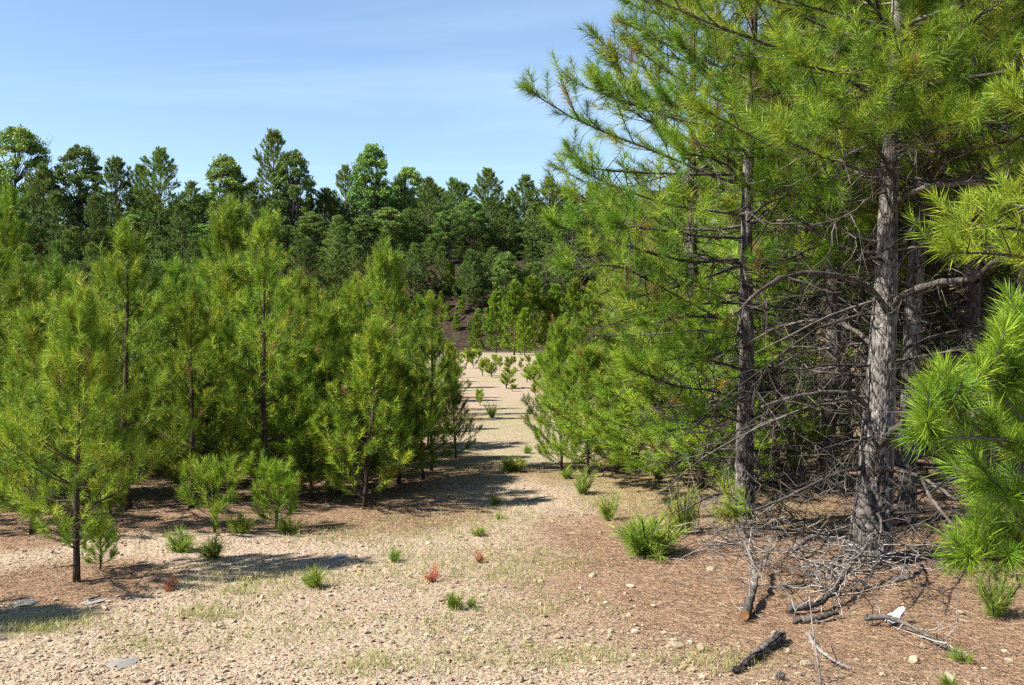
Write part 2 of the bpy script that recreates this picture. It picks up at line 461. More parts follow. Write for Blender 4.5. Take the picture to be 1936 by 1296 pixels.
class Pine:
    tipn, step = 4, 0.9
    """skeleton of a pine: trunk path, branches and shoots, all in the tree's own coordinates"""
    def __init__(s, seed):
        s.rng = np.random.default_rng(seed)
        s.br, s.dead = [], []
        s.B, s.A, s.S, s.T = [], [], [], []
    def shoot(s, b, a, l, t=None):
        s.B.append(b); s.A.append(a); s.S.append(l)
        if t is None:
            t = s.rng.uniform(0.1, 0.9)
            if s.rng.random() < s.brown: t = s.rng.uniform(0.96, 1.0)
        s.T.append(t)
    def clothe(s, pts, r0, sub_gap, sl, t0=0.3, subf=0.45, upb=0.55, dens=1.0):
        """sub-branches and shoots along one live branch"""
        rng = s.rng
        seg = np.linalg.norm(np.diff(pts, axis=0), axis=1); ln = seg.sum()
        cum = np.concatenate([[0], np.cumsum(seg)]) / ln
        n = max(2, int(ln * (1 - t0) / sub_gap))
        side = rng.choice([-1, 1])
        for t in t0 + (1 - t0) * (np.arange(n) + rng.random(n) * 0.8) / n:
            p = np.array([np.interp(t, cum, pts[:, k]) for k in range(3)])
            k = min(int(np.searchsorted(cum, t)), len(pts) - 1); d = pts[k] - pts[max(k - 1, 0)]; d = d / max(np.linalg.norm(d), 1e-6)
            h = np.cross(d, (0, 0, 1)); h /= max(np.linalg.norm(h), 1e-6)
            side = -side
            sd = d * rng.uniform(.5, .9) + h * side * rng.uniform(.5, 1.0) + np.array([0, 0, rng.uniform(-.15, .45)])
            sln = (subf * (1 - t) * ln + rng.uniform(.06, .16) + 0.4 * sl) * rng.uniform(.7, 1.2)
            sp = grow(rng, p, sd, sln, 3, upb * 0.7, 0.07)
            s.br.append((sp, np.linspace(r0 * 0.38, r0 * 0.14, 4)))
            m = max(1, int(round(sln / (sl * 0.85) * dens)))
            for q in range(m):
                f = 1 - (q / m) * rng.uniform(.7, 1.0)
                i = f * 3; i0 = min(int(i), 2)
                b = sp[i0] + (sp[i0 + 1] - sp[i0]) * (i - i0)
                a = (sp[i0 + 1] - sp[i0]); a = a / max(np.linalg.norm(a), 1e-6)
                a = a + np.array([0, 0, upb]) * rng.uniform(.3, 1.1) + rng.normal(size=3) * 0.3
                s.shoot(b, a, sl * rng.uniform(.65, 1.25))
        for t in np.arange(max(t0, 0.35), 1.0, sl * s.step / ln):
            p = np.array([np.interp(t, cum, pts[:, k]) for k in range(3)])
            k = min(int(np.searchsorted(cum, t)), len(pts) - 1); d = pts[k] - pts[max(k - 1, 0)]; d = d / max(np.linalg.norm(d), 1e-6)
            s.shoot(p, d + rng.normal(size=3) * .18 + np.array([0, 0, .12]), sl * 1.05)
        d = pts[-1] - pts[-2]; d = d / np.linalg.norm(d)
        for q in range(s.tipn):
            s.shoot(pts[-1], d + np.array([0, 0, upb]) * rng.uniform(.2, .9) + rng.normal(size=3) * 0.22, sl * rng.uniform(.8, 1.3))
    def twigs(s, pts, r0, gap=0.16, ln=0.5, hang=-0.5):
        """dead bare side twigs along a limb"""
        rng = s.rng
        seg = np.linalg.norm(np.diff(pts, axis=0), axis=1); tot = seg.sum()
        cum = np.concatenate([[0], np.cumsum(seg)]) / tot
        for t in rng.uniform(0.12, 1.0, max(2, int(tot / gap))):
            p = np.array([np.interp(t, cum, pts[:, k]) for k in range(3)])
            d = rng.normal(size=3) * np.array([1, 1, .7]); d[2] += hang * rng.uniform(-.4, 1)
            l = ln * rng.uniform(.3, 1.2)
            tp = grow(rng, p, d, l, 5, hang * rng.uniform(-.6, 1.2), 0.3)
            s.dead.append((tp, np.linspace(min(r0 * .4, 0.005), 0.0014, 6)))
            if rng.random() < 0.6:
                for _ in range(rng.integers(1, 4)):
                    k = rng.integers(1, 5)
                    s.dead.append((grow(rng, tp[k], rng.normal(size=3) + (tp[k] - tp[k - 1]) / l * 4, l * rng.uniform(.25, .6), 3, hang * rng.uniform(-.5, 1), .25), np.linspace(0.0032, 0.0013, 4)))

def pine(seed, H, cb, Rmax, tr, gap=0.32, sl=0.2, sub_gap=0.14, brown=0.03, low=8, high=55, peak=0.12, path=None, dead_z=None,
         per=5, upc=0.5, live=None, rfun=None, top_shoots=True, dens=1.0, irregular=0.22, upb=0.55, t0=0.3, subf=0.45, step=None, taper=0.72, top_gap=0.0):
    s = Pine(seed); s.brown = brown; rng = s.rng
    if step: s.step = step
    if path is None:
        n = 12
        z = np.linspace(-0.06, H, n)
        lean = rng.normal(size=2) * 0.02
        off = np.cumsum(rng.normal(size=(n, 2)) * 0.006 * H ** 0.5, 0); off -= off[0]
        path = np.column_stack([lean[0] * z + off[:, 0], lean[1] * z + off[:, 1], z])
    s.path = path
    zz = path[:, 2]
    s.trad = tr * (1 - np.clip(zz / H, 0, 1)) ** 0.75 + 0.006 + tr * 0.22 * np.exp(-np.clip(zz, 0, 9) / 0.10)
    def cen(z): return np.array([np.interp(z, zz, path[:, 0]), np.interp(z, zz, path[:, 1]), z])
    z = cb; w = 0; az0 = rng.uniform(0, 6.28)
    while z < H - max(0.12 * gap, top_gap):
        rel = (z - cb) / max(H - cb, 1e-6)
        m = per + int(rng.integers(-1, 2)); az0 += 1.1
        for i in range(m):
            az = az0 + 6.283 * i / m + rng.normal() * 0.25
            zb = min(z + rng.normal() * 0.12 * gap, H - 0.05)
            prof = min(1.0, 0.62 + 0.38 * rel / max(peak, 1e-3)) * (1 - rel) ** taper
            ln = (Rmax * prof) * (1 + irregular * rng.normal()) + 0.1
            if rfun is not None: ln *= rfun(zb, az)
            if ln < 0.12: continue
            if live is not None and not live(zb, az): continue
            el = math.radians(low + (high - low) * rel ** 1.1 + rng.normal() * 8)
            d = (math.cos(az) * math.cos(el), math.sin(az) * math.cos(el), math.sin(el))
            nseg = 6 if ln > 0.8 else 4
            pts = grow(rng, cen(zb), d, ln, nseg, upc, 0.06)
            r0 = 0.004 + 0.0062 * ln
            s.br.append((pts, np.linspace(r0, r0 * 0.3, nseg + 1)))
            s.clothe(pts, r0, sub_gap, sl, dens=dens, upb=upb, t0=t0, subf=subf)
        z += gap * (1 - 0.35 * rel) * rng.uniform(.8, 1.2)
    if top_shoots:
        for f in np.linspace(max(0.0, 1 - (0.55 + top_gap) / H), 0.985, 6):
            for q in range(3):
                s.shoot(cen(H * f), np.array([rng.normal() * .2, rng.normal() * .2, 1]), sl * rng.uniform(.9, 1.4))
        for q in range(3):
            s.shoot(cen(H), np.array([rng.normal() * .2, rng.normal() * .2, 1]), sl * 1.3)
    return s

def pine_meshes(s, k, nl, nw, mat, segs=1, bsides=4, tsides=8, droop=0.05, name='pine', bark='bark_young', a0=78, a1=22, lj=0.22):
    out = {}
    mb = MB(); tube(mb, s.path, s.trad, tsides, 0.5); out['trunk'] = mb.mesh(name + '_trunk', M[bark])
    mb = MB()
    for p, r in s.br: tube(mb, p, r, bsides, s.rng.uniform(.3, .75), cap=False)
    out['branches'] = mb.mesh(name + '_branches', M[bark]) if s.br else None
    mb = MB()
    dress(mb, s.B, s.A, s.S, s.T, k, nl, nw, s.rng, segs, droop, a0, a1, lj)
    out['crown'] = mb.mesh(name + '_crown', M[mat], smooth=False)
    if s.dead:
        mb = MB()
        for p, r in s.dead: tube(mb, p, r, 3, s.rng.uniform(.2, .8), cap=False)
        out['twigs'] = mb.mesh(name + '_twigs', M['shaded_twig'])
    return out

def dims(me):
    c = np.empty(len(me.vertices) * 3, np.float32); me.vertices.foreach_get('co', c); c = c.reshape(-1, 3)
    return float(np.mean(np.ptp(c[:, :2], axis=0))), float(c[:, 2].max())

def plant_tree(meshes, name, label, cat, loc, rz=0.0, sc=1.0, group=None, szx=None):
    t = thing(name, label, cat, loc, rz, 1.0, group)
    t.scale = (sc if szx is None else szx, sc if szx is None else szx, sc)
    link('trunk', meshes['trunk'], t)
    if meshes.get('branches'): link('branchwork', meshes['branches'], t, 'stuff')
    link('crown', meshes['crown'], t, 'stuff')
    if meshes.get('twigs'): link('dead_twigs', meshes['twigs'], t, 'stuff')
    return t

TREES = []          # (x, y, radius) of everything that sheds needles, for the litter on the ground
rng = np.random.default_rng(7)
# ------------------------------------------------------------------ where the trees stand (photo column, base row, top row -> ground point, height)
def spot(px, base, top):
    p = gpt(px, base)
    return p, CAMZ + (HORIZON - top) / FPX * p[1] - p[2]

LEFT = [  # px, base row, top row, variant, width factor, label
    (145, 1100, 505, 0, 0.92, 'young pine with bare dark lower trunk, at the thicket corner nearest the gravel'),
    (243, 962, 402, 1, 1.15, 'tall young pine with thick bushy top, just behind the corner pine'),
    (62, 1010, 560, 2, 1.1, 'leafy young pine at the left edge, left of the corner pine'),
    (18, 930, 325, 3, 1.0, 'tallest young pine, cut by the left edge of the picture'),
    (388, 935, 580, 4, 1.05, 'yellow-green young pine behind the knee-high sapling with bare side limbs'),
    (500, 955, 385, 5, 1.0, 'slender young pine with reddish sunlit trunk showing through its branches'),
    (424, 900, 350, 2, 0.95, 'narrow young pine reaching high against the dark forest, left of the reddish-trunked pine'),
    (566, 925, 500, 1, 1.0, 'young pine with dark straight stem just right of the reddish-trunked pine'),
    (330, 905, 470, 3, 1.1, 'young pine with open airy crown between the bushy-topped and the narrow pines'),
    (640, 935, 560, 4, 1.1, 'rounded young pine midway along the shaded edge of the thicket'),
    (736, 905, 438, 6, 0.95, 'young pine with pale crooked limbs on its trunk near the thicket end'),
    (690, 940, 640, 3, 1.0, 'low young pine with several dark stems at the shaded thicket edge'),
    (755, 915, 665, 2, 1.0, 'broad low young pine below the one with pale crooked limbs'),
    (815, 890, 545, 5, 0.9, 'pointed young pine beside the dark bank at the end of the thicket'),
    (800, 905, 690, 1, 0.95, 'dense dark bushy pine at the end of the thicket beside the track'),
    (862, 868, 705, 4, 0.7, 'last small pine of the thicket, leaning over the edge of the track'),
    (600, 900, 520, 6, 1.0, 'young pine with yellowish shoots behind the middle of the thicket'),
    (672, 880, 505, 0, 1.0, 'young pine with feathery top between the rounded and the crooked-limbed pines'),
    (842, 795, 640, 4, 0.8, 'small pine behind the last thicket pines, at the edge of the clearing'),
    (856, 752, 650, 2, 0.8, 'small pine farther back along the left edge of the clearing'),
    (866, 722, 660, 1, 0.8, 'distant little pine at the far left corner of the clearing'),
    (822, 775, 592, 3, 0.9, 'pine behind the thicket end, its top against the dark bank'),
    (105, 900, 470, 6, 1.1, 'young pine filling the gap behind the corner pine and the left edge'),
]
left_spots = []
for px, b, t, vv, wf, lab in LEFT:
    p, H = spot(px, b, t)
    left_spots.append((p, H, vv, wf, lab))
    TREES.append((p[0], p[1], 0.30 * H + 0.15 if b > 1000 else 0.45 * H + 0.3))

env_x = [-200, 20, 60, 120, 230, 330, 420, 510, 600, 650, 740, 800, 840, 870]
env_y = [330, 350, 470, 500, 420, 500, 400, 405, 490, 525, 470, 520, 560, 690]
fill_spots = []
frng = np.random.default_rng(42)
tries = 0
while len(fill_spots) < 92 and tries < 4000:
    tries += 1
    d = 9.4 + 30 * frng.random() ** 2.0
    px = frng.uniform(-120, 858)
    X = (px - 968) / FPX * d
    top = np.interp(px, env_x, env_y) + frng.uniform(25, 130)
    H = CAMZ + (HORIZON - top) / FPX * d
    if H < 1.3 or H > 6.5: continue
    if X > (866 - 968) / FPX * d - 0.30 * H: continue
    pts_all = [(q[0][0], q[0][1]) for q in left_spots] + [(q[0][0], q[0][1]) for q in fill_spots]
    if min((X - a) ** 2 + (d - b) ** 2 for a, b in pts_all) < (0.45 + 0.018 * d) ** 2: continue
    z = float(height(X, d))
    fill_spots.append((np.array([X, d, z]), H - z, int(frng.integers(1, 7))))
    TREES.append((X, d, 1.5))

low_spots = []
tries = 0
while len(low_spots) < 34 and tries < 4000:                      # low growth filling the thicket
    tries += 1
    d = frng.uniform(9.6, 15.0); px = frng.uniform(-20, 850); H = frng.uniform(.9, 1.7); X = (px - 968) / FPX * d
    if X > (860 - 968) / FPX * d - 0.35 * H: continue
    pts_all = [(q[0][0], q[0][1]) for q in left_spots + fill_spots + low_spots]
    if min((X - a) ** 2 + (d - b) ** 2 for a, b in pts_all) < 0.34 ** 2: continue
    low_spots.append((np.array([X, d, float(height(X, d))]), H, int((2, 4)[frng.integers(0, 2)])))
RIGHT_YOUNG = [
    (1062, 890, 590, 2, 0.62, 'leftmost low pine right of the track, narrow with a spiky leader'),
    (1112, 897, 640, 4, 0.95, 'broad bushy pine standing right beside the bend of the track'),
    (1165, 892, 600, 1, 1.0, 'bushy young pine with thin dark stems between the track and the big pines'),
    (1245, 905, 540, 3, 1.4, 'bright spreading young pine left of the slim grey pine trunk'),
    (1325, 925, 560, 5, 1.5, 'sunlit young pine with brown inner needles right in front of the slim grey trunk'),
    (1205, 870, 530, 6, 0.95, 'taller young pine behind the bushy ones right of the track'),
    (1048, 790, 640, 4, 0.7, 'small pine behind the narrow spiky one, at the right edge of the clearing'),
    (1042, 735, 650, 2, 0.7, 'little pine at the far right corner of the clearing'),
    (1082, 765, 600, 3, 0.8, 'pine with upright shoots behind the bushy pines right of the track'),
    (1295, 860, 470, 1, 1.1, 'young pine rising behind the slim grey trunk on the track side'),
]
right_spots = []
for px, b, t, vv, wf, lab in RIGHT_YOUNG:
    p, H = spot(px, b, t)
    right_spots.append((p, H, vv, wf, lab))
    TREES.append((p[0], p[1], 0.9))
MAIN = gpt(1645, 1062); SLIM = gpt(1410, 1000); THIRD = gpt(1712, 985)
for p, r in ((MAIN, 3.0), (SLIM, 2.2), (THIRD, 2.2)): TREES.append((p[0], p[1], r))
BACK_RIGHT = [(1500, 11.5, 4.6), (1600, 13.0, 5.2), (1790, 11.0, 4.8), (1890, 12.5, 5.5), (1700, 15.5, 5.8), (1450, 15.5, 5.0), (1960, 9.8, 5.4),
              (1390, 19.0, 4.8), (1560, 19.5, 6.2), (1860, 17.5, 6.0), (1330, 24.0, 5.0), (1480, 25.0, 6.2), (1680, 23.0, 6.5), (1260, 30.0, 4.6), (1210, 38.0, 4.6), (1160, 46.0, 4.4), (1360, 36.0, 5.5), (1560, 9.8, 7.4), (1850, 9.2, 7.4), (1320, 11.8, 6.0), (1950, 8.0, 7.0), (1640, 11.2, 5.0), (1470, 10.2, 2.6), (1760, 12.6, 5.0), (1860, 10.6, 5.0), (1540, 12.6, 5.0), (1450, 11.5, 2.2), (1590, 14.6, 5.6), (1760, 14.2, 5.6), (1840, 13.4, 5.4)]
OFF_LEFT_SHADE = [(-6.2, 8.2, 3.2), (-7.4, 9.6, 3.6), (-8.2, 8.6, 3.4), (-6.8, 11.2, 3.6), (-8.8, 11.6, 4.0), (-9.8, 13.2, 4.2), (-8.2, 14.4, 4.0), (-10.5, 10.2, 4.0)]  # unseen pines, added so that they shade the thicket floor from the left
for px, d, H in BACK_RIGHT: TREES.append(((px - 968) / FPX * d, d, 2.4))
TREES += [(-4.6, 5.4, 1.3), (2.3, 3.4, 1.2)]

# ------------------------------------------------------------------ the ground: one sheet out to the horizon, finer near the camera
def build_ground():
    ys = np.concatenate([np.arange(-8, 3, 0.8), np.arange(3, 10, 0.045), np.arange(10, 16, 0.12), np.arange(16, 40, 0.5), np.arange(40, 84, 1.6), np.arange(84, 118, 0.5), np.arange(118, 160, 4), np.geomspace(160, 1500, 16)])
    u = np.concatenate([-np.geomspace(60, 1.6, 24), np.linspace(-1.5, 1.5, 260), np.geomspace(1.6, 60, 24)])
    wx = np.maximum(0.55 * np.maximum(ys, 4.0), 1.0)
    X = u[None, :] * wx[:, None] * np.where(np.abs(u) > 1.5, 1, 1)[None, :]
    X = np.clip(X, -1800, 1800)
    Y = np.broadcast_to(ys[:, None], X.shape)
    Z = height(X, Y)
    near = np.exp(-((Y - 7) / 5.0) ** 2)
    Z = Z + near * (0.030 * fbm(X * 6, Y * 6, 55, 3) + 0.012 * fbm(X * 21, Y * 21, 77, 2))
    ny, nx = X.shape
    v = np.stack([X, Y, Z], -1).reshape(-1, 3)
    i = np.arange(ny - 1)[:, None] * nx; j = np.arange(nx - 1)[None]
    q = np.stack([i + j, i + j + 1, i + nx + j + 1, i + nx + j], -1).reshape(-1, 4)
    mb = MB(); mb.add(v, q)
    me = mb.mesh('ground', M['ground'])
    lit = np.zeros(len(v))
    for tx, ty, tr in TREES:
        dd = np.hypot(v[:, 0] - tx, v[:, 1] - ty) / tr
        lit = np.maximum(lit, 1 - sst((dd - 0.35) / 0.9))
    x, y = v[:, 0], v[:, 1]
    lit = np.maximum(lit, sst((x - 1.1 - 0.02 * y) / 1.0) * (0.45 + 0.4 * sst((x - 1.5) / 1.2)) * (y > 4.2))
    lit = np.maximum(lit, sst((x - 2.4 - 0.02 * y) / 2.5) * sst((y - 9) / 3))
    lit *= 1 - 0.6 * sst((y - 60) / 25)
    green = 0.55 * np.exp(-((y - 74) / 7.0) ** 2) + 0.6 * sst(fbm(x * 0.5, y * 0.22, 91, 3) * 4) * sst((y - 7) / 4) * (1 - sst((y - 60) / 30))
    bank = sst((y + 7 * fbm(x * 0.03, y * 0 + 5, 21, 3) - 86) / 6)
    for nme, a in (('litter', lit), ('green', green), ('bank', bank)):
        at_ = me.attributes.new(nme, 'FLOAT', 'POINT'); at_.data.foreach_set('value', a.astype(np.float32))
    return link('ground', me, None, 'structure')
ground = build_ground()
ground['label'] = 'gravelly tan clearing floor with rust needle litter and wooded bank behind'
def litter_at(x, y):
    l = 0.0
    for tx, ty, tr in TREES:
        l = max(l, 1 - float(sst((math.hypot(x - tx, y - ty) / tr - 0.35) / 0.9)))
    return max(l, float(sst((x - 1.1 - 0.02 * y) / 1.0) * (0.45 + 0.4 * sst((x - 1.5) / 1.2))))

# ------------------------------------------------------------------ ridge forest and far pines
def broadleaf(seed, H, W, leaf=0.19, n=60, per=190, tr=0.16, mat='leaf_far', name='broadleaf', cbase=0.38):
    r = np.random.default_rng(seed)
    mbt = MB(); mbb = MB(); mbl = MB()
    path = grow(r, (0, 0, -0.3), (0, 0, 1), H * 0.8, 8, 0.3, 0.04)
    tube(mbt, path, np.linspace(tr, tr * 0.3, 9), 7)
    C = []
    for i in range(n):
        f = r.random() ** 0.8
        z = H * (cbase + (1 - cbase) * f)
        w = W * math.sin(math.pi * min(0.98, 0.16 + 0.80 * f)) ** 0.75
        a = r.uniform(0, 6.283); rr = w * r.uniform(.35, 1.0) ** 0.6
        c = np.array([math.cos(a) * rr, math.sin(a) * rr, z + r.normal() * 0.15])
        C.append(c)
        k = min(int(f * 6) + 2, 8)
        if i % 2 == 0:
            b = path[min(k, 8)]
            tube(mbb, resample([b, (b + c) / 2 + np.array([0, 0, -.15]), c], 4), np.linspace(tr * .3, tr * .08, 4), 4, cap=False)
    C = np.array(C)
    sz = r.uniform(.25, .7, n) * H / 12
    P = (C[:, None] + norm(r.normal(size=(n, per, 3))) * (sz[:, None] * r.random((n, per)) ** 0.45)[..., None] * np.array([1.25, 1.25, .75])).reshape(-1, 3)
    m = len(P)
    d = norm(r.normal(size=(m, 3)) + np.array([0, 0, .2])); s2 = norm(np.cross(d, r.normal(size=(m, 3))))
    L = leaf * r.uniform(.6, 1.3, m)[:, None]
    v = np.stack([P - d * L * .5, P + s2 * L * .33, P + d * L * .5, P - s2 * L * .33], 1).reshape(-1, 3)
    tint = np.clip(np.repeat(r.uniform(.1, .9, n), per) + r.normal(size=m) * 0.15, 0, 1)
    mbl.add(v, np.arange(m * 4).reshape(-1, 4), None, np.repeat(tint, 4))
    return {'trunk': mbt.mesh(name + '_trunk', M['limb']), 'branches': mbb.mesh(name + '_limbs', M['limb']), 'crown': mbl.mesh(name + '_crown', M[mat], False)}

def far_pine(seed, H, cb, Rm, name, k=22, nl=0.27, nw=0.055, sg=0.34, gap=0.50, sl=0.38, tr=0.13, irregular=0.3, per=5, low=0, high=40, mat='needle_far'):
    s = pine(seed, H, cb, Rm, tr, gap=gap, sl=sl, sub_gap=sg, low=low, high=high, irregular=irregular, per=per, brown=0.02, peak=0.3, dens=0.8)
    return pine_meshes(s, k, nl, nw, mat, 1, 3, 7, 0.1, name, 'limb', 80, 15)

LP = [far_pine(131 + i, 9.0, (0.9, 1.4, 0.6)[i], (2.7, 2.4, 2.9)[i], 'ridge_pine') for i in range(3)]
RP = [far_pine(101 + i, 11.0, (3.0, 3.8, 2.0, 4.4)[i], (3.0, 2.7, 3.2, 2.5)[i], 'ridge_pine') for i in range(4)]
BL = [broadleaf(201, 11.0, 2.7, n=150, per=120), broadleaf(202, 11.0, 2.2, n=130, per=120), broadleaf(203, 11.0, 3.0, n=170, per=120)]
PL = broadleaf(210, 8.0, 1.1, mat='leaf_light', n=45)
FP = [far_pine(301 + i, 5.2, 0.25, 1.55, 'bank_pine', k=22, nl=0.24, nw=0.06, sg=0.30, gap=0.36, sl=0.30, tr=0.06, irregular=0.2, low=12, high=60, mat='needle') for i in range(3)]

RIDGE = [  # px, top row, distance, kind, label
    (35, 243, 116, 'b0', 1.15, 'tallest broadleaf tree on the ridge at the far left edge'),
    (152, 282, 117, 'b2', 1.0, 'rounded broadleaf tree on the ridge right of the bare grey tree'),
    (72, 318, 113, 'p1', 1.0, 'ridge pine in front of the bare grey tree at far left'),
    (215, 308, 115, 'p0', 1.1, 'ridge pine with blunt top, just right of the rounded broadleaf tree'),
    (298, 290, 113, 'p2', 1.15, 'broad full ridge pine, tallest in the left part of the forest'),
    (262, 320, 118, 'p3', 1.0, 'slim ridge pine pressed against the broad full one'),
    (358, 348, 119, 'p1', 0.9, 'dark low ridge pine in the notch left of the domed broadleaf tree'),
    (426, 301, 115, 'b1', 1.15, 'domed broadleaf tree standing alone above the left thicket'),
    (515, 258, 116, 'p3', 1.0, 'highest pine on the skyline, with flat layered top'),
    (552, 292, 114, 'b2', 0.85, 'broadleaf tree sharing its crown with the highest skyline pine'),
    (610, 363, 117, 'p0', 1.0, 'low ridge pine in the dip right of the highest skyline pine'),
    (660, 320, 118, 'p1', 0.85, 'thin ridge pine with sloping branches left of the leafy spire'),
    (703, 279, 116, 'b1', 1.0, 'tall narrow broadleaf tree forming a leafy spire on the skyline'),
    (772, 318, 119, 'b0', 0.85, 'leaning broadleaf tree right of the leafy spire'),
    (812, 343, 110, 'p2', 0.95, 'yellowish ridge pine with clear stem above the eroded bank'),
    (858, 343, 119, 'p3', 0.7, 'spindly ridge pine behind the yellowish one'),
    (925, 328, 112, 'p0', 1.05, 'ridge pine with flat spreading lower boughs above the track end'),
    (985, 338, 114, 'p1', 1.05, 'ridge pine straight above the end of the track'),
    (1042, 342, 113, 'p2', 0.95, 'dark full ridge pine beside the pale green tree'),
    (1082, 372, 108, 'l', 1.0, 'pale fresh green broadleaf tree among dark ridge pines'),
    (1120, 362, 114, 'p0', 1.05, 'ridge pine right of the pale green tree, partly behind near boughs'),
    (1185, 370, 113, 'p3', 1.1, 'ridge pine glimpsed behind the sweeping near bough'),
]
def ridge_tree(px, top, d, kind, wf, label, group=None):
    X = (px - 968) / FPX * d
    z = float(height(X, d))
    H = CAMZ + (HORIZON - top) / FPX * d - z
    nom = {'l': 8.0, 'q': 9.0}.get(kind[0], 11.0)
    ms = PL if kind == 'l' else {'p': RP, 'b': BL, 'q': LP}[kind[0]][int(kind[1])]
    f = H / nom
    return plant_tree(ms, 'broadleaf_tree' if kind[0] in 'bl' else 'ridge_pine', label, 'tree', (X, d, z), rng.uniform(0, 6.28), f, group, szx=f ** 0.5 * wf)
for a in RIDGE: ridge_tree(*a, group='trees on the ridge')
lower_ridge = [(20, 380), (105, 365), (180, 380), (345, 395), (385, 420), (250, 410), (475, 380), (590, 400), (640, 415), (735, 385), (690, 400), (775, 405), (850, 400), (890, 385), (955, 400), (1010, 390), (1065, 420), (1150, 400), (-40, 330), (1230, 390), (1290, 380), (572, 430), (130, 430), (815, 440), (60, 440), (215, 445), (300, 430), (430, 440), (510, 430), (670, 455), (730, 450), (905, 455), (1000, 455), (1100, 440), (1180, 450), (865, 460), (604, 470), (350, 470), (170, 480), (8, 470), (450, 480)]
bank_row = [(15, 500), (75, 490), (140, 500), (200, 495), (270, 490), (335, 500), (400, 495), (460, 500), (545, 490), (615, 495), (650, 500), (700, 490), (760, 500), (800, 485), (835, 470), (890, 478), (930, 470), (965, 490), (1005, 480), (1040, 490), (1085, 480), (1130, 490), (1180, 480), (1240, 490), (45, 470), (110, 462), (172, 466), (236, 460), (302, 468), (368, 458), (432, 462), (500, 466), (578, 458), (632, 464), (676, 470), (728, 462), (786, 466), (-30, 470), (1060, 462), (1155, 466), (1015, 500), (980, 520), (880, 530), (905, 520)]
SHORT = {35: 'the tallest left-edge broadleaf', 152: 'the rounded broadleaf', 72: 'the pine by the bare grey tree', 215: 'the blunt-topped ridge pine', 298: 'the broad full ridge pine', 262: 'the slim ridge pine',
         358: 'the dark low notch pine', 426: 'the domed broadleaf', 515: 'the highest skyline pine', 552: 'the broadleaf by the highest pine', 610: 'the low pine in the dip', 660: 'the thin sloping-branched pine', 703: 'the leafy spire',
         772: 'the leaning broadleaf', 812: 'the yellowish ridge pine', 858: 'the spindly ridge pine', 925: 'the flat-boughed ridge pine', 985: 'the pine above the track end', 1042: 'the dark full ridge pine', 1082: 'the pale green tree', 1120: 'the pine right of the pale green tree', 1185: 'the pine behind the near bough'}
def by_landmark(items, marks):
    """for each column: the nearest named tree and the place among the items that share it"""
    near_ = [min(marks, key=lambda m: abs(m - px)) for px in items]
    out = []
    for px, m in zip(items, near_):
        row = sorted(q for q, mm in zip(items, near_) if mm == m)
        k, n = row.index(px), len(row)
        place = '' if n == 1 else (('left one', 'right one')[k] if n == 2 else ('left one', 'middle one', 'right one')[k] if n == 3 else ('first', 'second', 'third', 'fourth', 'fifth', 'sixth', 'seventh', 'eighth', 'ninth', 'tenth', 'eleventh', 'twelfth', 'thirteenth')[k] + ' from left')
        out.append((m, place))
    return out
for (px, top), (m, pl) in zip(lower_ridge, by_landmark([a[0] for a in lower_ridge], list(SHORT))):
    i = len(bpy.data.objects)
    ridge_tree(px, top + rng.uniform(-8, 12), rng.uniform(103, 110), 'q%d' % rng.integers(0, 3) if rng.random() > .2 else 'b%d' % rng.integers(0, 3), rng.uniform(.85, 1.15),
               ('lower forest tree in front of ' + SHORT[m] + (', ' + pl if pl else '')), 'front rank of the ridge forest')
for (px, top), (m, pl) in zip(bank_row, by_landmark([a[0] for a in bank_row], list(SHORT))):
    d = rng.uniform(95, 103); X = (px - 968) / FPX * d; z = float(height(X, d)); H = max(CAMZ + (HORIZON - top) / FPX * d - z, 3.0)
    plant_tree(LP[int(rng.integers(0, 3))], 'bank_pine', 'pine rooted on the bank slope below ' + SHORT[m] + (', ' + pl if pl else ''), 'pine', (X, d, z), rng.uniform(0, 6.28), H / 9.0, 'pines rooted on the bank slope', szx=max(H / 9.0, .55))
deep = [-120 + i * 26 + rng.uniform(-10, 10) for i in range(55)]
for px, (m, pl) in zip(deep, by_landmark(deep, list(SHORT))):
    ridge_tree(px, rng.uniform(350, 400), rng.uniform(117, 128), 'q%d' % rng.integers(0, 3), rng.uniform(1.0, 1.3),
               'shadowy back-rank pine behind ' + SHORT[m] + (', ' + pl if pl else ''), 'deep ridge forest')
under = [-100 + i * 27 + rng.uniform(-8, 8) for i in range(52)]
for px, (m, pl) in zip(under, by_landmark(under, list(SHORT))):
    ridge_tree(px, rng.uniform(425, 465), rng.uniform(111, 116), 'q%d' % rng.integers(0, 3), rng.uniform(1.1, 1.5),
               'low undergrowth pine below ' + SHORT[m] + (', ' + pl if pl else ''), 'ridge undergrowth')
# bare grey tree
def bare_tree(seed, H):
    r = np.random.default_rng(seed); mb = MB(); mb2 = MB()
    path = grow(r, (0, 0, 0), (0, 0, 1), H, 8, .3, .05); tube(mb, path, np.linspace(.12, .02, 9), 6)
    for i in range(26):
        k = r.integers(3, 9); a = r.uniform(0, 6.28)
        p = grow(r, path[k], (math.cos(a), math.sin(a), 1.4), r.uniform(.8, 2.2), 5, .4, .12)
        tube(mb2, p, np.linspace(.035, .012, 6), 4, cap=False)
        for j in range(4):
            kk = r.integers(1, 6)
            tube(mb2, grow(r, p[kk], r.normal(size=3) + np.array([0, 0, 1]), r.uniform(.4, .9), 3, .3, .1), np.linspace(.016, .008, 4), 3, cap=False)
    return {'trunk': mb.mesh('bare_trunk', M['deadwood']), 'branches': None, 'crown': mb2.mesh('bare_branches', M['deadwood'])}
X = (97 - 968) / FPX * 117; z = float(height(X, 117))
bt = thing('bare_tree', 'leafless grey tree on the ridge between two broadleaf crowns', 'tree', (X, 117, z))
bm_ = bare_tree(5, CAMZ + (HORIZON - 285) / FPX * 117 - z)
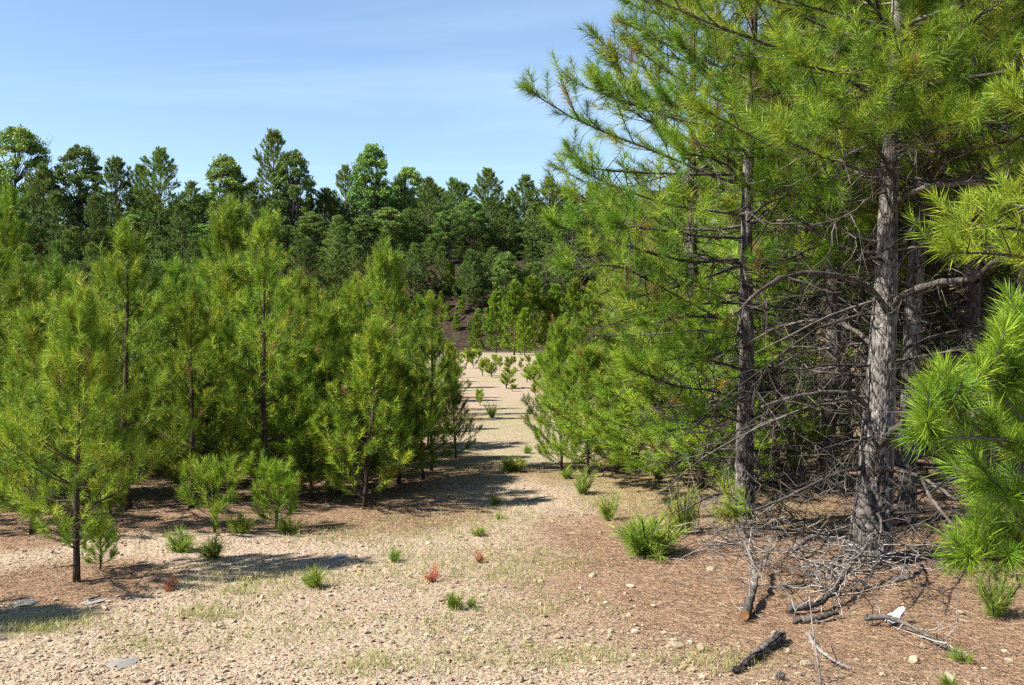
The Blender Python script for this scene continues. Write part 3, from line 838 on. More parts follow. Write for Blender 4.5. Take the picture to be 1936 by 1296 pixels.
link('trunk', bm_['trunk'], bt); link('branchwork', bm_['crown'], bt, 'stuff')

BANK = [(900, 668, 600, 0.8, 'small dark shrubby pine at the left foot of the bank'), (938, 668, 560, 1.0, 'young pine at the foot of the bank, leftmost of the full-grown row'),
        (972, 671, 545, 1.0, 'young pine second from left in the row below the bank'), (1012, 668, 535, 1.05, 'tallest young pine in the row below the bank'),
        (1050, 668, 548, 1.0, 'young pine fourth in the row below the bank'), (1088, 668, 540, 1.05, 'young pine in the row below the bank, next to near boughs'),
        (1125, 668, 545, 1.0, 'young pine in the row below the bank, half hidden by near boughs'), (992, 672, 590, 0.95, 'lower young pine standing in front of the row below the bank'),
        (1070, 673, 600, 0.9, 'short pine in front of the right part of the row below the bank')]
for i, (px, b, t, wf, lab) in enumerate(BANK):
    p, H = spot(px, b, t)
    f = H / 5.2
    plant_tree(FP[i % 3], 'bank_pine', lab, 'pine', p, rng.uniform(0, 6.28), f, 'pines along the foot of the bank', szx=f * wf)
HANG = [(915, 505, 0.55), (880, 560, 0.4), (955, 480, 0.55), (850, 500, 0.5), (1000, 500, 0.5), (935, 560, 0.35), (300, 520, .5), (90, 500, .5), (620, 520, .5), (862, 598, .3), (888, 612, .3), (846, 580, .3), (905, 590, .3), (872, 570, .3), (920, 605, .3), (835, 560, .3), (860, 545, .3)]
HL = by_landmark([a[0] for a in HANG], list(SHORT))
for i, (px, top, w) in enumerate(HANG):
    d = rng.uniform(96, 101) if i < 9 else 92.5 + (612 - top) * .09
    X = (px - 968) / FPX * d; z = float(height(X, d))
    H = max(CAMZ + (HORIZON - top) / FPX * d - z, 2.2 if i < 9 else 1.6)
    plant_tree(BL[i % 3] if i % 2 == 0 else FP[i % 3], 'bank_shrub', 'scrubby small tree on the bank below ' + SHORT[HL[i][0]] + (', ' + HL[i][1] if HL[i][1] else ''), 'shrub', (X, d, z), rng.uniform(0, 6), H / (11.0 if i % 2 == 0 else 5.2), 'scrub on the bank')
# fallen logs and rocks on the bank
def log_obj(name, label, p0, p1, r0, r1, mat='deadwood', cat='log', group=None, sides=8):
    mb = MB(); r = np.random.default_rng(int(abs(p0[0] * 100 + p1[1] * 10)))
    pts = resample([p0, (np.array(p0) + p1) / 2 + r.normal(size=3) * 0.05 * np.linalg.norm(np.array(p1) - p0), p1], 7)
    tube(mb, pts, np.linspace(r0, r1, 7), sides)
    return tag(mb.obj(name, M[mat]), label, cat, group)
for i, (a, b, lab) in enumerate([((862, 585), (905, 560), 'weathered fallen log slanting across the dark bank, upper left'), ((930, 560), (985, 590), 'fallen log lying down the dark bank above the pine row'),
                            ((855, 615), (880, 600), 'short broken log low on the dark bank'), ((60, 528), (112, 545), 'weathered fallen log on the bare bank patch at far left')]):
    p0, p1 = gpt(*a), gpt(*b)
    log_obj('fallen_log', lab, p0 + np.array([0, 0, .15]), p1 + np.array([0, 0, .1]), 0.09, 0.05, 'limb', group='logs on the bank')
# ------------------------------------------------------------------ young pines
YP = []
for i, (H, cb, Rm, gap, sub) in enumerate([(2.6, 0.34, 0.92, .25, .115), (3.2, 0.45, 0.90, .42, .12), (2.8, 0.25, 0.85, .26, .12), (3.4, 0.5, 1.0, .50, .13),
                                           (2.6, 0.18, 0.85, .25, .12), (3.4, 0.8, 0.86, .46, .13), (3.0, 0.4, 0.95, .38, .12)]):
    s = pine(501 + i, H, cb, Rm, 0.0095 * H + 0.006, gap=gap * .95, sl=0.17, sub_gap=sub * 1.15, low=18, high=62, brown=0.012, upb=0.7, upc=0.4, irregular=0.36, dens=0.8, t0=0.28, subf=0.40, per=5, step=1.0, taper=1.12, peak=.06, top_gap=.22)
    for zz in np.linspace(0.15, cb + 0.7, 7):              # dead lower twigs
        a = s.rng.uniform(0, 6.28)
        p = grow(s.rng, (0, 0, zz), (math.cos(a), math.sin(a), .1), s.rng.uniform(.25, .6), 4, -.2, .12)
        s.dead.append((p, np.linspace(.006, .002, 5))); s.twigs(p, .006, .15, .2, -.3)
    mm = (pine_meshes(s, 64 if i == 0 else 52, 0.115, 0.0062 if i else 0.005, 'needle', 1, 4, 9, 0.06, 'young_pine', a0=72, a1=26))
    YP.append((mm, dims(mm['crown'])[1]))
YB = []
for i in range(3):
    s = pine(551 + i, 2.7, (.12, .2, .3)[i], (1.0, 1.05, .9)[i], .028, gap=.26, sl=.17, sub_gap=.135, low=10, high=58, brown=.02, upb=.7, upc=.4, irregular=.28, dens=.85, t0=.28, per=5, step=1.0, taper=1.0, top_gap=.15)
    mm = pine_meshes(s, 58, .115, .006, 'needle_bright' if i < 2 else 'needle', 1, 4, 8, .06, 'bright_pine', a0=72, a1=26)
    YB.append((mm, dims(mm['crown'])[1]))
for k, (p, H, vv, wf, lab) in enumerate(left_spots):
    ms, nom = YP[vv] if k != 4 else YB[0]; f = H / nom
    plant_tree(ms, 'young_pine', lab, 'pine', p, rng.uniform(0, 6.28), f, 'young pines left of the track', szx=f ** 0.6 * wf * .84)
LSHORT = ['corner pine', 'bushy-topped pine', 'leafy left-edge pine', 'tallest left-edge pine', 'yellow-green pine', 'reddish-trunked pine', 'narrow high pine', 'dark straight-stemmed pine', 'open airy pine', 'rounded pine', 'crooked-limbed pine',
          'low many-stemmed pine', 'broad low pine', 'pointed pine by the bank', 'dense dark bushy pine', 'last thicket pine', 'yellowish-shooted pine', 'feathery-topped pine']
lpx = [a[0] for a in LEFT[:18]]
fpx = [968 + q[0][0] / q[0][1] * FPX for q in fill_spots]
near_k = [min(range(18), key=lambda j: abs(lpx[j] - x)) for x in fpx]
fill_lab = []
for k, q in enumerate(fill_spots):
    same = sorted(fill_spots[j][0][1] for j in range(len(fill_spots)) if near_k[j] == near_k[k])
    n_ = same.index(q[0][1])
    fill_lab.append('thicket pine standing behind the %s, %s' % (LSHORT[near_k[k]], ('first in line', 'second in line', 'third in line', 'fourth in line', 'fifth in line', 'sixth in line', 'seventh in line', 'eighth in line', 'ninth in line', 'tenth in line', 'eleventh in line', 'twelfth in line', 'thirteenth in line', 'fourteenth in line', 'fifteenth in line', 'sixteenth in line', 'seventeenth in line', 'eighteenth in line', 'nineteenth in line', 'twentieth in line')[min(n_, 19)]))
npx = [968 + q[0][0] / q[0][1] * FPX for q in low_spots]
near_l = [min(range(18), key=lambda j: abs(lpx[j] - x)) for x in npx]
for k, (p, H, vv) in enumerate(low_spots):
    ms, nom = YP[vv]; f = H / nom
    row = sorted(low_spots[j][0][1] for j in range(len(low_spots)) if near_l[j] == near_l[k])
    plant_tree(ms, 'young_pine', 'waist-high bushy pine under and behind the %s, %s' % (LSHORT[near_l[k]], ('nearest', 'second back', 'third back', 'fourth back', 'fifth back', 'sixth back', 'seventh back')[min(row.index(p[1]), 6)]), 'pine', p, rng.uniform(0, 6.28), f, 'low pines inside the left thicket', szx=f * 1.35)
for k, (p, H, vv) in enumerate(fill_spots):
    ms, nom = YP[vv]; f = H / nom
    plant_tree(ms, 'young_pine', fill_lab[k], 'pine', p, rng.uniform(0, 6.28), f, 'crowded pines inside the left thicket', szx=f ** 0.7 * .9)
for k, (p, H, vv, wf, lab) in enumerate(right_spots):
    ms, nom = YB[k % 3]; f = H / nom
    plant_tree(ms, 'young_pine', lab, 'pine', p, rng.uniform(0, 6.28), f, 'young pines right of the track', szx=f ** 0.6 * wf)
for X, Y, H in OFF_LEFT_SHADE:
    ms, nom = YP[int(rng.integers(1, 7))]; f = H / nom
    plant_tree(ms, 'young_pine', 'unseen young pine added beyond the left edge to shade the thicket', 'pine', (X, Y, float(height(X, Y))), rng.uniform(0, 6.28), f, 'shade pines added beyond the left edge', szx=f)
# a pine just outside the left edge, known by its shadow on the gravel
plant_tree(YP[2][0], 'young_pine', 'young pine beyond the left edge that throws a shadow on the gravel', 'pine', (-4.75, 5.35, float(height(-4.75, 5.35))), 1.0, 0.75)

# ------------------------------------------------------------------ the big pines on the right
def bark_tube(name, pts, rad, parent, mat, sides=96, rows=420, depth=0.016, seed=1):
    P = resample(pts, rows); n0 = np.linspace(0, 1, len(rad)); r = np.interp(np.linspace(0, 1, rows), n0, rad)
    an = np.linspace(0, 2 * math.pi, sides, endpoint=False)
    S = np.concatenate([[0], np.cumsum(np.linalg.norm(np.diff(P, axis=0), axis=1))])
    # long bark plates: nearest of jittered cells, dark furrows between them
    rr = np.random.default_rng(seed)
    cw = 0.025
    ncol = max(6, int(2 * math.pi * np.mean(rad[:3]) / cw)); ch = 0.085
    nrow = int(S[-1] / ch) + 2
    jx = rr.random((nrow + 2, ncol)); jy = rr.random((nrow + 2, ncol)); hv = rr.random((nrow + 2, ncol))
    A, B = np.meshgrid(an / (2 * math.pi) * ncol, S / ch)
    A = A + 0.5 * fbm(A * 1.3, B * 1.3, seed + 3, 2); B = B + 0.8 * fbm(A * 0.9, B * 0.9, seed + 5, 2)
    d1 = np.full(A.shape, 9.0); d2 = np.full(A.shape, 9.0); hh = np.zeros(A.shape)
    ia, ib = np.floor(A).astype(int), np.floor(B).astype(int)
    for dx in (-1, 0, 1):
        for dy in (-1, 0, 1):
            ca, cb_ = ia + dx, np.clip(ib + dy, 0, nrow + 1)
            d = np.hypot(A - (ca + 0.1 + .8 * jx[cb_, ca % ncol]), (B - (ib + dy + 0.1 + .8 * jy[cb_, ca % ncol])))
            c = d < d1
            d2 = np.where(c, d1, np.minimum(d2, d)); hh = np.where(c, hv[cb_, ca % ncol], hh); d1 = np.where(c, d, d1)
    plate = sst((d2 - d1) / 0.22)
    rel = (plate - 1) * depth + (hh - 0.5) * depth * 0.7 * plate + 0.25 * depth * fbm(A * 4, B * 6, seed, 3)
    wob = 1 + (rel * np.clip(r / np.max(r) * 1.3, .4, 1)[:, None]) / r[:, None]
    wob *= 1 + 0.05 * fbm(np.cos(an)[None] * 1.5 + 7, S[:, None] * 1.5, seed + 9, 2)
    tint = 0.05 + 0.52 * plate + 0.3 * (hh - .5)
    mb = MB(); tube(mb, P, r, sides, 0.5, False, wob)
    mb.a[-1] = tint.reshape(-1).astype(np.float32)
    return mb.obj(name, M[mat], parent)

def limb_obj(parent, origin, ctrl, r0, r1, name='limb', sides=9, mat='limb', n=26, seed=0):
    P = resample([np.array(c) - origin for c in ctrl], n)
    rr = np.random.default_rng(seed)
    P[1:-1] += rr.normal(size=(n - 2, 3)) * r0 * 0.12
    rad = np.linspace(r0, r1, n) * (1 + 0.10 * rr.normal(size=n)); rad[0] *= 1.35
    mb = MB(); tube(mb, P, rad, sides, 0.5, True, 1 + 0.10 * rr.normal(size=(n, sides)))
    mb.obj(name, M[mat], parent)
    return P

def big_pine(label, base, trunk_px, depth0, H, seed, cb, Rm, sides, live, rfun, limbs, k=56, nl=0.105, nw=0.0036, gap=0.28, sub=0.13, dead_from=0.25, dead_to=3.0, ndead=26, mat='needle'):
    t = thing('pine_tree', label, 'pine', base, group='large pines right of the track')
    P = [np.array([base[0], base[1], base[2] - 0.12])] + [at(px, py, depth0) for px, py, w in trunk_px[1:]]
    rad = [w * 0.88 * depth0 / FPX / 2 for px, py, w in trunk_px]
    last = P[-1]
    for f in (0.35, 0.7, 1.0):
        P.append(last + (np.array([0.1, 0.0, H + base[2] - last[2]])) * f); rad.append(rad[len(trunk_px) - 1] * (1 - 0.85 * f))
    P = np.array(P) - base
    bark_tube('trunk', P, np.array(rad), t, 'bark', sides, 420 if sides > 60 else 300, 0.0115 if sides > 60 else 0.0085, seed)
    path = resample(P, 60)
    s = pine(seed, H, cb, Rm, 0.05, gap=gap, sl=0.155, sub_gap=sub, brown=0.02, low=-6, high=48, peak=0.18, path=path, live=live, rfun=rfun, upb=0.7, upc=0.45, irregular=0.22, dens=0.85, t0=0.30, subf=0.38, step=1.0)
    # dead lower limbs with a tangle of bare twigs
    zz = path[:, 2]
    for i in range(ndead):
        z = s.rng.uniform(dead_from, dead_to)
        az = s.rng.uniform(0, 6.283)
        c = np.array([np.interp(z, zz, path[:, 0]), np.interp(z, zz, path[:, 1]), z])
        ln = s.rng.uniform(.5, 1.7)
        pts = grow(s.rng, c, (math.cos(az), math.sin(az), s.rng.uniform(-.15, .35)), ln, 7, -0.55, 0.11)
        pts[:, 2] = np.maximum(pts[:, 2], 0.06)
        s.dead.append((pts, np.linspace(.013, .004, 8)))
        s.twigs(pts, .012, .075, .42, -0.6)
    for j, (r0, r1, livef, ctrl) in enumerate(limbs):
        C = [at(px, py, depth0 + dd) for px, py, dd in ctrl]
        pl = limb_obj(t, base, C, r0 * .60, r1 * .7, seed=seed * 7 + j)
        if livef > 0:
            s.clothe(pl[int(len(pl) * (1 - livef)):], r0 * 0.5, 0.095, 0.15, t0=0.05, upb=0.75, dens=1.0, subf=0.25)
        s.twigs(pl, r0, 0.07, .4, -0.5)
    ms = pine_meshes(s, k, nl, nw, mat, 1, 4, 6, 0.06, 'pine_tree', 'limb', 76, 30)
    link('branchwork', ms['branches'], t, 'stuff'); link('crown', ms['crown'], t, 'stuff'); link('dead_twigs', ms['twigs'], t, 'stuff')
    bpy.data.meshes.remove(ms['trunk'])
    return t

def left_side(az): return -math.cos(az)       # +1 towards the track

big_pine('big pine with thick grey plated trunk standing behind the brush pile', MAIN,
         [(1645, 1062, 96), (1648, 1000, 86), (1655, 900, 74), (1666, 700, 60), (1675, 540, 47), (1679, 400, 40), (1689, 180, 32), (1698, 0, 26)], MAIN[1], 7.6, 811, 2.75, 2.5, 96,
         None, lambda z, az: 0.72 + 0.25 * math.sin(az * 3 + z), [
    (.040, .014, .0, [(1672, 575, 0), (1640, 545, -.15), (1585, 522, -.35), (1500, 520, -.6), (1440, 548, -.8), (1395, 590, -.9)]),
    (.034, .012, .0, [(1660, 660, 0), (1610, 622, .15), (1550, 606, .3), (1470, 620, .5), (1415, 650, .6)]),
    (.046, .018, .25, [(1680, 580, 0), (1720, 552, -.2), (1780, 535, -.4), (1840, 525, -.7), (1890, 490, -.9), (1960, 500, -1.2)]),
    (.034, .010, .0, [(1690, 520, 0), (1715, 450, .2), (1745, 410, .4), (1800, 395, .6)]),
    (.036, .014, .2, [(1690, 385, 0), (1735, 360, -.2), (1800, 348, -.4), (1870, 350, -.5), (1950, 345, -.7)]),
    (.050, .022, .2, [(1655, 850, -.05), (1690, 815, -.25), (1735, 795, -.5), (1810, 800, -.9), (1900, 760, -1.3)]),
    (.030, .014, .0, [(1665, 885, -.05), (1700, 890, -.25), (1745, 905, -.45), (1810, 946, -.7)]),
    (.020, .010, .0, [(1742, 903, -.44), (1762, 945, -.55), (1800, 990, -.7), (1820, 1010, -.75)]),
    (.028, .010, .0, [(1680, 690, 0), (1740, 680, .3), (1800, 672, .5)]),
    (.036, .014, .0, [(1640, 770, 0), (1610, 745, -.1), (1560, 742, -.1), (1490, 755, -.3), (1440, 770, -.5)]),
    (.030, .010, .15, [(1640, 885, 0), (1600, 890, -.2), (1540, 915, -.4), (1470, 948, -.5), (1400, 975, -.6)]),
    (.030, .012, .3, [(1690, 250, 0), (1770, 90, -.5), (1830, 45, -.8), (1900, 0, -1.0)]),
    (.022, .008, .0, [(1650, 700, .1), (1600, 690, .6), (1520, 705, 1.0), (1450, 700, 1.3)]),
    (.024, .008, .0, [(1675, 480, 0), (1600, 470, .3), (1520, 430, .5), (1450, 440, .7)]),
    (.022, .008, .65, [(1688, 330, 0), (1660, 285, -.5), (1620, 255, -1.0), (1575, 235, -1.4)]),
    (.022, .008, .65, [(1690, 300, 0), (1730, 262, -.5), (1775, 242, -1.0), (1825, 232, -1.4)]),
    (.020, .008, .70, [(1689, 250, 0), (1692, 205, -.5), (1702, 172, -1.0), (1715, 150, -1.3)]),
    (.022, .008, .60, [(1686, 330, 0), (1640, 325, -.6), (1560, 298, -1.2), (1490, 268, -1.6)]),
    (.020, .008, .60, [(1689, 215, 0), (1640, 175, -.5), (1580, 140, -1.0), (1520, 125, -1.4)]),
    (.020, .008, .60, [(1692, 150, 0), (1750, 120, -.4), (1820, 100, -.8), (1890, 110, -1.2)]),
    (.020, .008, .60, [(1690, 270, 0), (1780, 290, -.4), (1860, 280, -.7), (1930, 260, -1.0)]),
    ], k=96, ndead=36, dead_from=.12, dead_to=3.2)
big_pine('slim grey pine left of the thick trunk, its boughs sweeping out over the track', SLIM,
         [(1410, 1000, 48), (1408, 940, 42), (1408, 850, 38), (1412, 700, 32), (1410, 550, 29), (1412, 400, 25), (1420, 200, 20), (1426, 0, 16)], SLIM[1], 6.6, 812, 1.95, 1.4, 56,
         lambda z, az: z > 2.2 or left_side(az) > -0.2, lambda z, az: (1.05 + 0.22 * left_side(az)) * (1.0 if z < 3.2 else 0.74), [
    (.026, .010, .55, [(1408, 500, 0), (1370, 492, -.1), (1300, 495, -.3), (1210, 472, -.5), (1130, 448, -.6), (1060, 430, -.7)]),
    (.024, .008, .5, [(1408, 500, 0), (1350, 520, -.2), (1270, 545, -.5), (1190, 565, -.7)]),
    (.020, .008, .5, [(1408, 640, 0), (1370, 610, -.3), (1280, 560, -.6), (1170, 505, -.9), (1085, 510, -1.0)]),
    (.020, .008, .0, [(1412, 620, 0), (1380, 660, -.2), (1300, 690, -.4), (1260, 720, -.5)]),
    (.018, .008, .0, [(1410, 960, 0), (1370, 935, -.3), (1330, 945, -.5), (1285, 972, -.7)]),
    (.022, .008, .4, [(1412, 330, 0), (1300, 330, -.2), (1180, 325, -.3), (1120, 318, -.3), (1085, 300, -.3)]),
    (.020, .008, .45, [(1416, 250, 0), (1300, 230, 0), (1200, 200, 0), (1140, 175, .1)]),
    (.020, .008, .45, [(1420, 150, 0), (1320, 110, .2), (1250, 80, .3), (1195, 50, .3)]),
    (.018, .007, .6, [(1410, 760, 0), (1350, 740, -.4), (1280, 730, -.7), (1200, 700, -.9)]),
    (.018, .007, .75, [(1408, 700, 0), (1365, 688, -.3), (1300, 676, -.6), (1225, 690, -.8)]),
    (.016, .007, .75, [(1408, 800, 0), (1360, 788, -.3), (1310, 796, -.5), (1270, 815, -.6)]),
    (.016, .007, .75, [(1408, 850, 0), (1365, 850, .15), (1315, 858, .3), (1275, 865, .4)]),
    (.018, .007, .70, [(1410, 620, 0), (1350, 600, -.4), (1290, 600, -.8), (1230, 612, -1.1)]),
    (.020, .008, .65, [(1412, 350, 0), (1385, 322, -.5), (1350, 302, -1.0), (1295, 290, -1.4)]),
    (.020, .008, .65, [(1420, 250, 0), (1440, 205, -.6), (1475, 175, -1.1), (1520, 190, -1.4)]),
    (.020, .008, .65, [(1410, 450, 0), (1335, 448, -.5), (1250, 436, -.9), (1175, 428, -1.2)]),
    (.018, .008, .65, [(1416, 300, 0), (1380, 250, -.5), (1330, 215, -1.0), (1270, 200, -1.3)]),
    (.018, .008, .65, [(1424, 120, 0), (1400, 70, -.5), (1360, 40, -1.0), (1310, 30, -1.3)]),
    (.018, .008, .65, [(1411, 420, 0), (1450, 385, -.6), (1500, 370, -1.1), (1560, 375, -1.5)]),
    ], k=100, ndead=32, dead_from=.1, dead_to=2.3, mat='needle')
big_pine('pale pine trunk standing close behind the thick one, on its right', THIRD,
         [(1712, 985, 42), (1716, 900, 38), (1722, 700, 36), (1728, 560, 34), (1742, 400, 30), (1755, 200, 26), (1765, 0, 22)], THIRD[1], 7.4, 813, 2.5, 2.1, 56,
         None, lambda z, az: 0.85 + 0.2 * math.cos(az), [], k=60, nw=0.006, ndead=26, dead_to=3.2)

# pines of the slope behind them
GP = []
for i, (H, cb) in enumerate([(5.0, 2.0), (5.4, 2.4), (5.2, 1.3), (7.3, 2.6)]):
    s = pine(901 + i, H, cb, 1.65, 0.075, gap=0.34, sl=0.19, sub_gap=0.17, brown=0.03, low=0, high=48, upb=0.5, dens=0.9, step=1.0)
    for q in range(30):
        z = s.rng.uniform(.2, cb + 0.8); a = s.rng.uniform(0, 6.28)
        p = grow(s.rng, (0, 0, z), (math.cos(a), math.sin(a), .1), s.rng.uniform(.6, 1.5), 6, -.4, .1)
        p[:, 2] = np.maximum(p[:, 2], .05)
        s.dead.append((p, np.linspace(.014, .004, 7))); s.twigs(p, .012, .1, .4, -.5)
    GP.append((pine_meshes(s, 50, 0.125, 0.0062, 'needle', 1, 4, 9, .06, 'slope_pine', 'limb', 74, 28), H))
BRL = ['pine on the slope glimpsed between the slim and the thick trunk', 'slope pine rising straight behind the thick trunk, to its left', 'slope pine just right of the pale trunk',
       'slope pine near the right edge behind the bright near boughs', 'slope pine hidden behind the pale trunk', 'slope pine behind the slim trunk', 'slope pine cut by the right edge of the picture']
for q, l_ in ((17, 'tall pine whose crown fills the sky between the slim and thick trunks'), (18, 'tall pine whose crown fills the upper right corner'), (19, 'pine rising directly behind the slim trunk, its top above the track-side boughs'), (20, 'tall pine at the right edge above the near boughs')):
    BRL += ['pine in the dark woods on the right-hand slope, mostly hidden'] * (q - len(BRL)) + [l_]
def slope_label(k):
    if k < len(BRL) and 'mostly hidden' not in BRL[k]: return BRL[k]
    marks = {1200: 'bushy pines right of the track', 1410: 'slim grey trunk', 1560: 'gap between slim and thick trunks', 1650: 'thick plated trunk', 1725: 'pale trunk', 1900: 'bright near boughs'}
    near_ = lambda px: min(marks, key=lambda m: abs(m - px))
    row = sorted(q[1] for q in BACK_RIGHT if near_(q[0]) == near_(BACK_RIGHT[k][0]))
    return 'slope pine behind the %s, %s in line going back' % (marks[near_(BACK_RIGHT[k][0])], ('first', 'second', 'third', 'fourth', 'fifth', 'sixth', 'seventh', 'eighth', 'ninth', 'tenth')[row.index(BACK_RIGHT[k][1])])
for k, (px, d, H) in enumerate(BACK_RIGHT):
    X = (px - 968) / FPX * d; z = float(height(X, d)); ms, nom = (GP[3] if H > 6.8 else GP[k % 3]) if H > 3.5 else YP[(2, 4)[k % 2]]; f = H / nom
    plant_tree(ms, 'slope_pine', slope_label(k), 'pine', (X, d, z), rng.uniform(0, 6.28), f, 'pines on the right-hand slope', szx=f * 1.05)

# near bright pine, trunk just outside the right edge
def near_pine():
    base = np.array([2.02, 3.35, float(height(2.02, 3.35))])
    t = thing('young_pine', 'bright fresh pine reaching in from the right edge, needles large and sharp', 'pine', base)
    s = Pine(77); s.brown = 0.0; r = s.rng
    path = np.column_stack([np.linspace(0, .03, 10), np.linspace(0, .05, 10), np.linspace(-.05, 2.25, 10)])
    s.path = path; s.trad = np.linspace(.035, .008, 10)
    ctrl = [  # branch start height, photo path (px, py, depth)
        (0.95, [(1990, 880, 3.35), (1900, 845, 3.25), (1820, 790, 3.15), (1775, 735, 3.1)]),
        (1.05, [(1985, 850, 3.35), (1890, 830, 3.2), (1800, 828, 3.1), (1745, 825, 3.05)]),
        (1.2, [(1990, 800, 3.35), (1935, 745, 3.3), (1910, 690, 3.3), (1900, 650, 3.3)]),
        (1.1, [(1990, 820, 3.35), (1930, 790, 3.3), (1880, 730, 3.3), (1855, 695, 3.25)]),
        (.6, [(1990, 1080, 3.35), (1930, 1060, 3.2), (1870, 1058, 3.1), (1820, 1058, 3.05)]),
        (.7, [(1990, 1000, 3.35), (1950, 950, 3.3), (1910, 930, 3.2), (1880, 925, 3.2)]),
        (.5, [(1990, 1110, 3.35), (1930, 1030, 3.3), (1880, 1000, 3.25)]),
        (1.3, [(1990, 740, 3.35), (1950, 680, 3.35), (1938, 630, 3.35)]),
    ]
    for z0, c in ctrl:
        P = resample([np.array(at(*q)) - base for q in c], 7)
        s.br.append((P, np.linspace(.009, .004, 7)))
        seg = norm(np.diff(P, axis=0))
        for i in range(1, 6):
            s.shoot(P[i], seg[min(i, 5)], 0.085)
        s.shoot(P[-1] - seg[-1] * .02, seg[-1], .07); 
        for j in range(7):
            i = r.integers(1, 6)
            d = seg[i] * .9 + r.normal(size=3) * .55 + np.array([0, 0, .45])
            sp = grow(r, P[i], d, r.uniform(.08, .2), 3, .3, .05)
            s.br.append((sp, np.linspace(.005, .003, 4)))
            for q in range(1, 4): s.shoot(sp[q - 1], sp[q] - sp[q - 1], np.linalg.norm(sp[q] - sp[q - 1]) * 1.1)
    mb = MB(); tube(mb, s.path, s.trad, 10); mb.obj('trunk', M['bark_young'], t)
    mb = MB()
    for p, rr in s.br: tube(mb, p, rr, 6, .6, cap=True)
    mb.obj('branchwork', M['limb'], t, kind='stuff')
    mb = MB(); dress(mb, s.B, s.A, s.S, s.T, 82, .092, .0020, r, 2, .10, 60, 20)
    mb.obj('crown', M['needle_bright'], t, False, 'stuff')
near_pine()
# second near pine higher at the right edge
def edge_pine():
    d0 = 4.9
    base = np.array([(2060 - 968) / FPX * d0, d0, 0.0]); base[2] = float(height(base[0], base[1]))
    t = thing('young_pine', 'pine bough pushing in at the right edge above the bright near pine', 'pine', base)
    s = Pine(78); s.brown = .0
    path = np.column_stack([np.zeros(10), np.zeros(10), np.linspace(-.05, 3.2, 10)]); s.path = path; s.trad = np.linspace(.05, .01, 10)
    for c in ([(2060, 470, d0), (1960, 440, d0 - .1), (1880, 430, d0 - .2), (1830, 440, d0 - .25)], [(2060, 520, d0), (1960, 490, d0 - .2), (1880, 480, d0 - .3), (1815, 478, d0 - .4)],
              [(2060, 420, d0), (1970, 400, d0), (1900, 385, d0 + .1)], [(2060, 560, d0), (1990, 540, d0 - .1), (1950, 500, d0 - .1)], [(2060, 300, d0), (1980, 240, d0), (1930, 200, d0)]):
        P = resample([np.array(at(*q)) - base for q in c], 7)
        s.br.append((P, np.linspace(.012, .005, 7))); s.clothe(P, .01, .07, .13, t0=.35, subf=.3, dens=.6)
    mb = MB(); tube(mb, s.path, s.trad, 10); mb.obj('trunk', M['bark_young'], t)
    mb = MB()
    for p, rr in s.br: tube(mb, p, rr, 5, .5)
    mb.obj('branchwork', M['limb'], t, kind='stuff')
    mb = MB(); dress(mb, s.B, s.A, s.S, s.T, 64, .10, .0028, s.rng, 2, .05, 64, 20)
    mb.obj('crown', M['needle_bright'], t, False, 'stuff')
edge_pine()
# ------------------------------------------------------------------ saplings and seedlings
def tuft_plant(seed, h, w, n, k, nl, nw, mat, stem=0.006, upb=0.9):
    """low bushy seedling: short stems carrying brush shoots"""
    r = np.random.default_rng(seed)
    B, A, S, T = [], [], [], []; mbs = MB()
    for i in range(n):
        a = r.uniform(0, 6.283); q = r.random() ** .6
        p = grow(r, (r.normal() * .01, r.normal() * .01, -.01), (math.cos(a) * q * w / h, math.sin(a) * q * w / h, 1), h * r.uniform(.3, 1.05) * (1 - .25 * q), 4, upb * .3, .14)
        tube(mbs, p, np.linspace(stem, stem * .45, 5), 4, .5, False)
        for f in range(1, 5):
            d = p[f] - p[f - 1]; B.append(p[f - 1]); A.append(d); S.append(np.linalg.norm(d) * 1.1); T.append(r.uniform(.1, .9))
    mb = MB(); dress(mb, B, A, S, T, k, nl, nw, r, 1, .05, 62, 18)
    return mbs.mesh('stem', M['bark_young']), mb.mesh('needles', M[mat], False)

def put_plant(ms, name, label, cat, p, rz, sc, group=None):
    t = thing(name, label, cat, p, rz, sc, group)
    link('stem', ms[0], t); link('foliage', ms[1], t, 'stuff')
    if len(ms) > 2: link('branchwork', ms[2], t, 'stuff')
    return t
TF = [tuft_plant(20 + i, .17, .22, 10, 15, .095, .0044, 'seedling') for i in range(3)]
BU = [tuft_plant(30, .26, .55, 46, 20, .095, .005, 'seedling'), tuft_plant(31, .40, .30, 20, 20, .095, .005, 'seedling')]
def mini_pine(seed, H, cb, Rm):
    s = pine(seed, H, cb, Rm, .012, gap=.15, sl=.12, sub_gap=.11, low=6, high=50, brown=.01, upb=.9, upc=.7, dens=.8, irregular=.45, per=4, t0=.4, top_gap=.08)
    ms = pine_meshes(s, 60, .11, .0046, 'needle_bright', 1, 4, 6, .05, 'sapling', a0=66, a1=18)
    return ms['trunk'], ms['crown'], ms['branches']
SM = [mini_pine(40, .62, .2, .5), mini_pine(41, .72, .1, .24)]
RU = [tuft_plant(50 + i, .13, .10, 7, 16, .05, .0024, 'rust', .003) for i in range(2)]
for i, (px, py, w, lab) in enumerate([(862, 1152, 78, 'bright green pine seedling alone on the gravel in mid-track'), (741, 1062, 52, 'small pale green pine seedling left of the track centre'),
                                 (906, 1014, 52, 'wispy green seedling in the track ahead of the bright one'), (938, 955, 42, 'green seedling at the left edge of the track by the shadows'),
                                 (890, 1148, 40, 'low side tuft touching the bright green seedling'), (945, 982, 34, 'tiny seedling in the grass strip between the track shadows')]):
    p = gpt(px, py); put_plant(TF[i % 3], 'pine_seedling', lab, 'seedling', p, i * 1.7, .88 * w * p[1] / FPX / dims(TF[i % 3][1])[0], 'pine seedlings on the track')
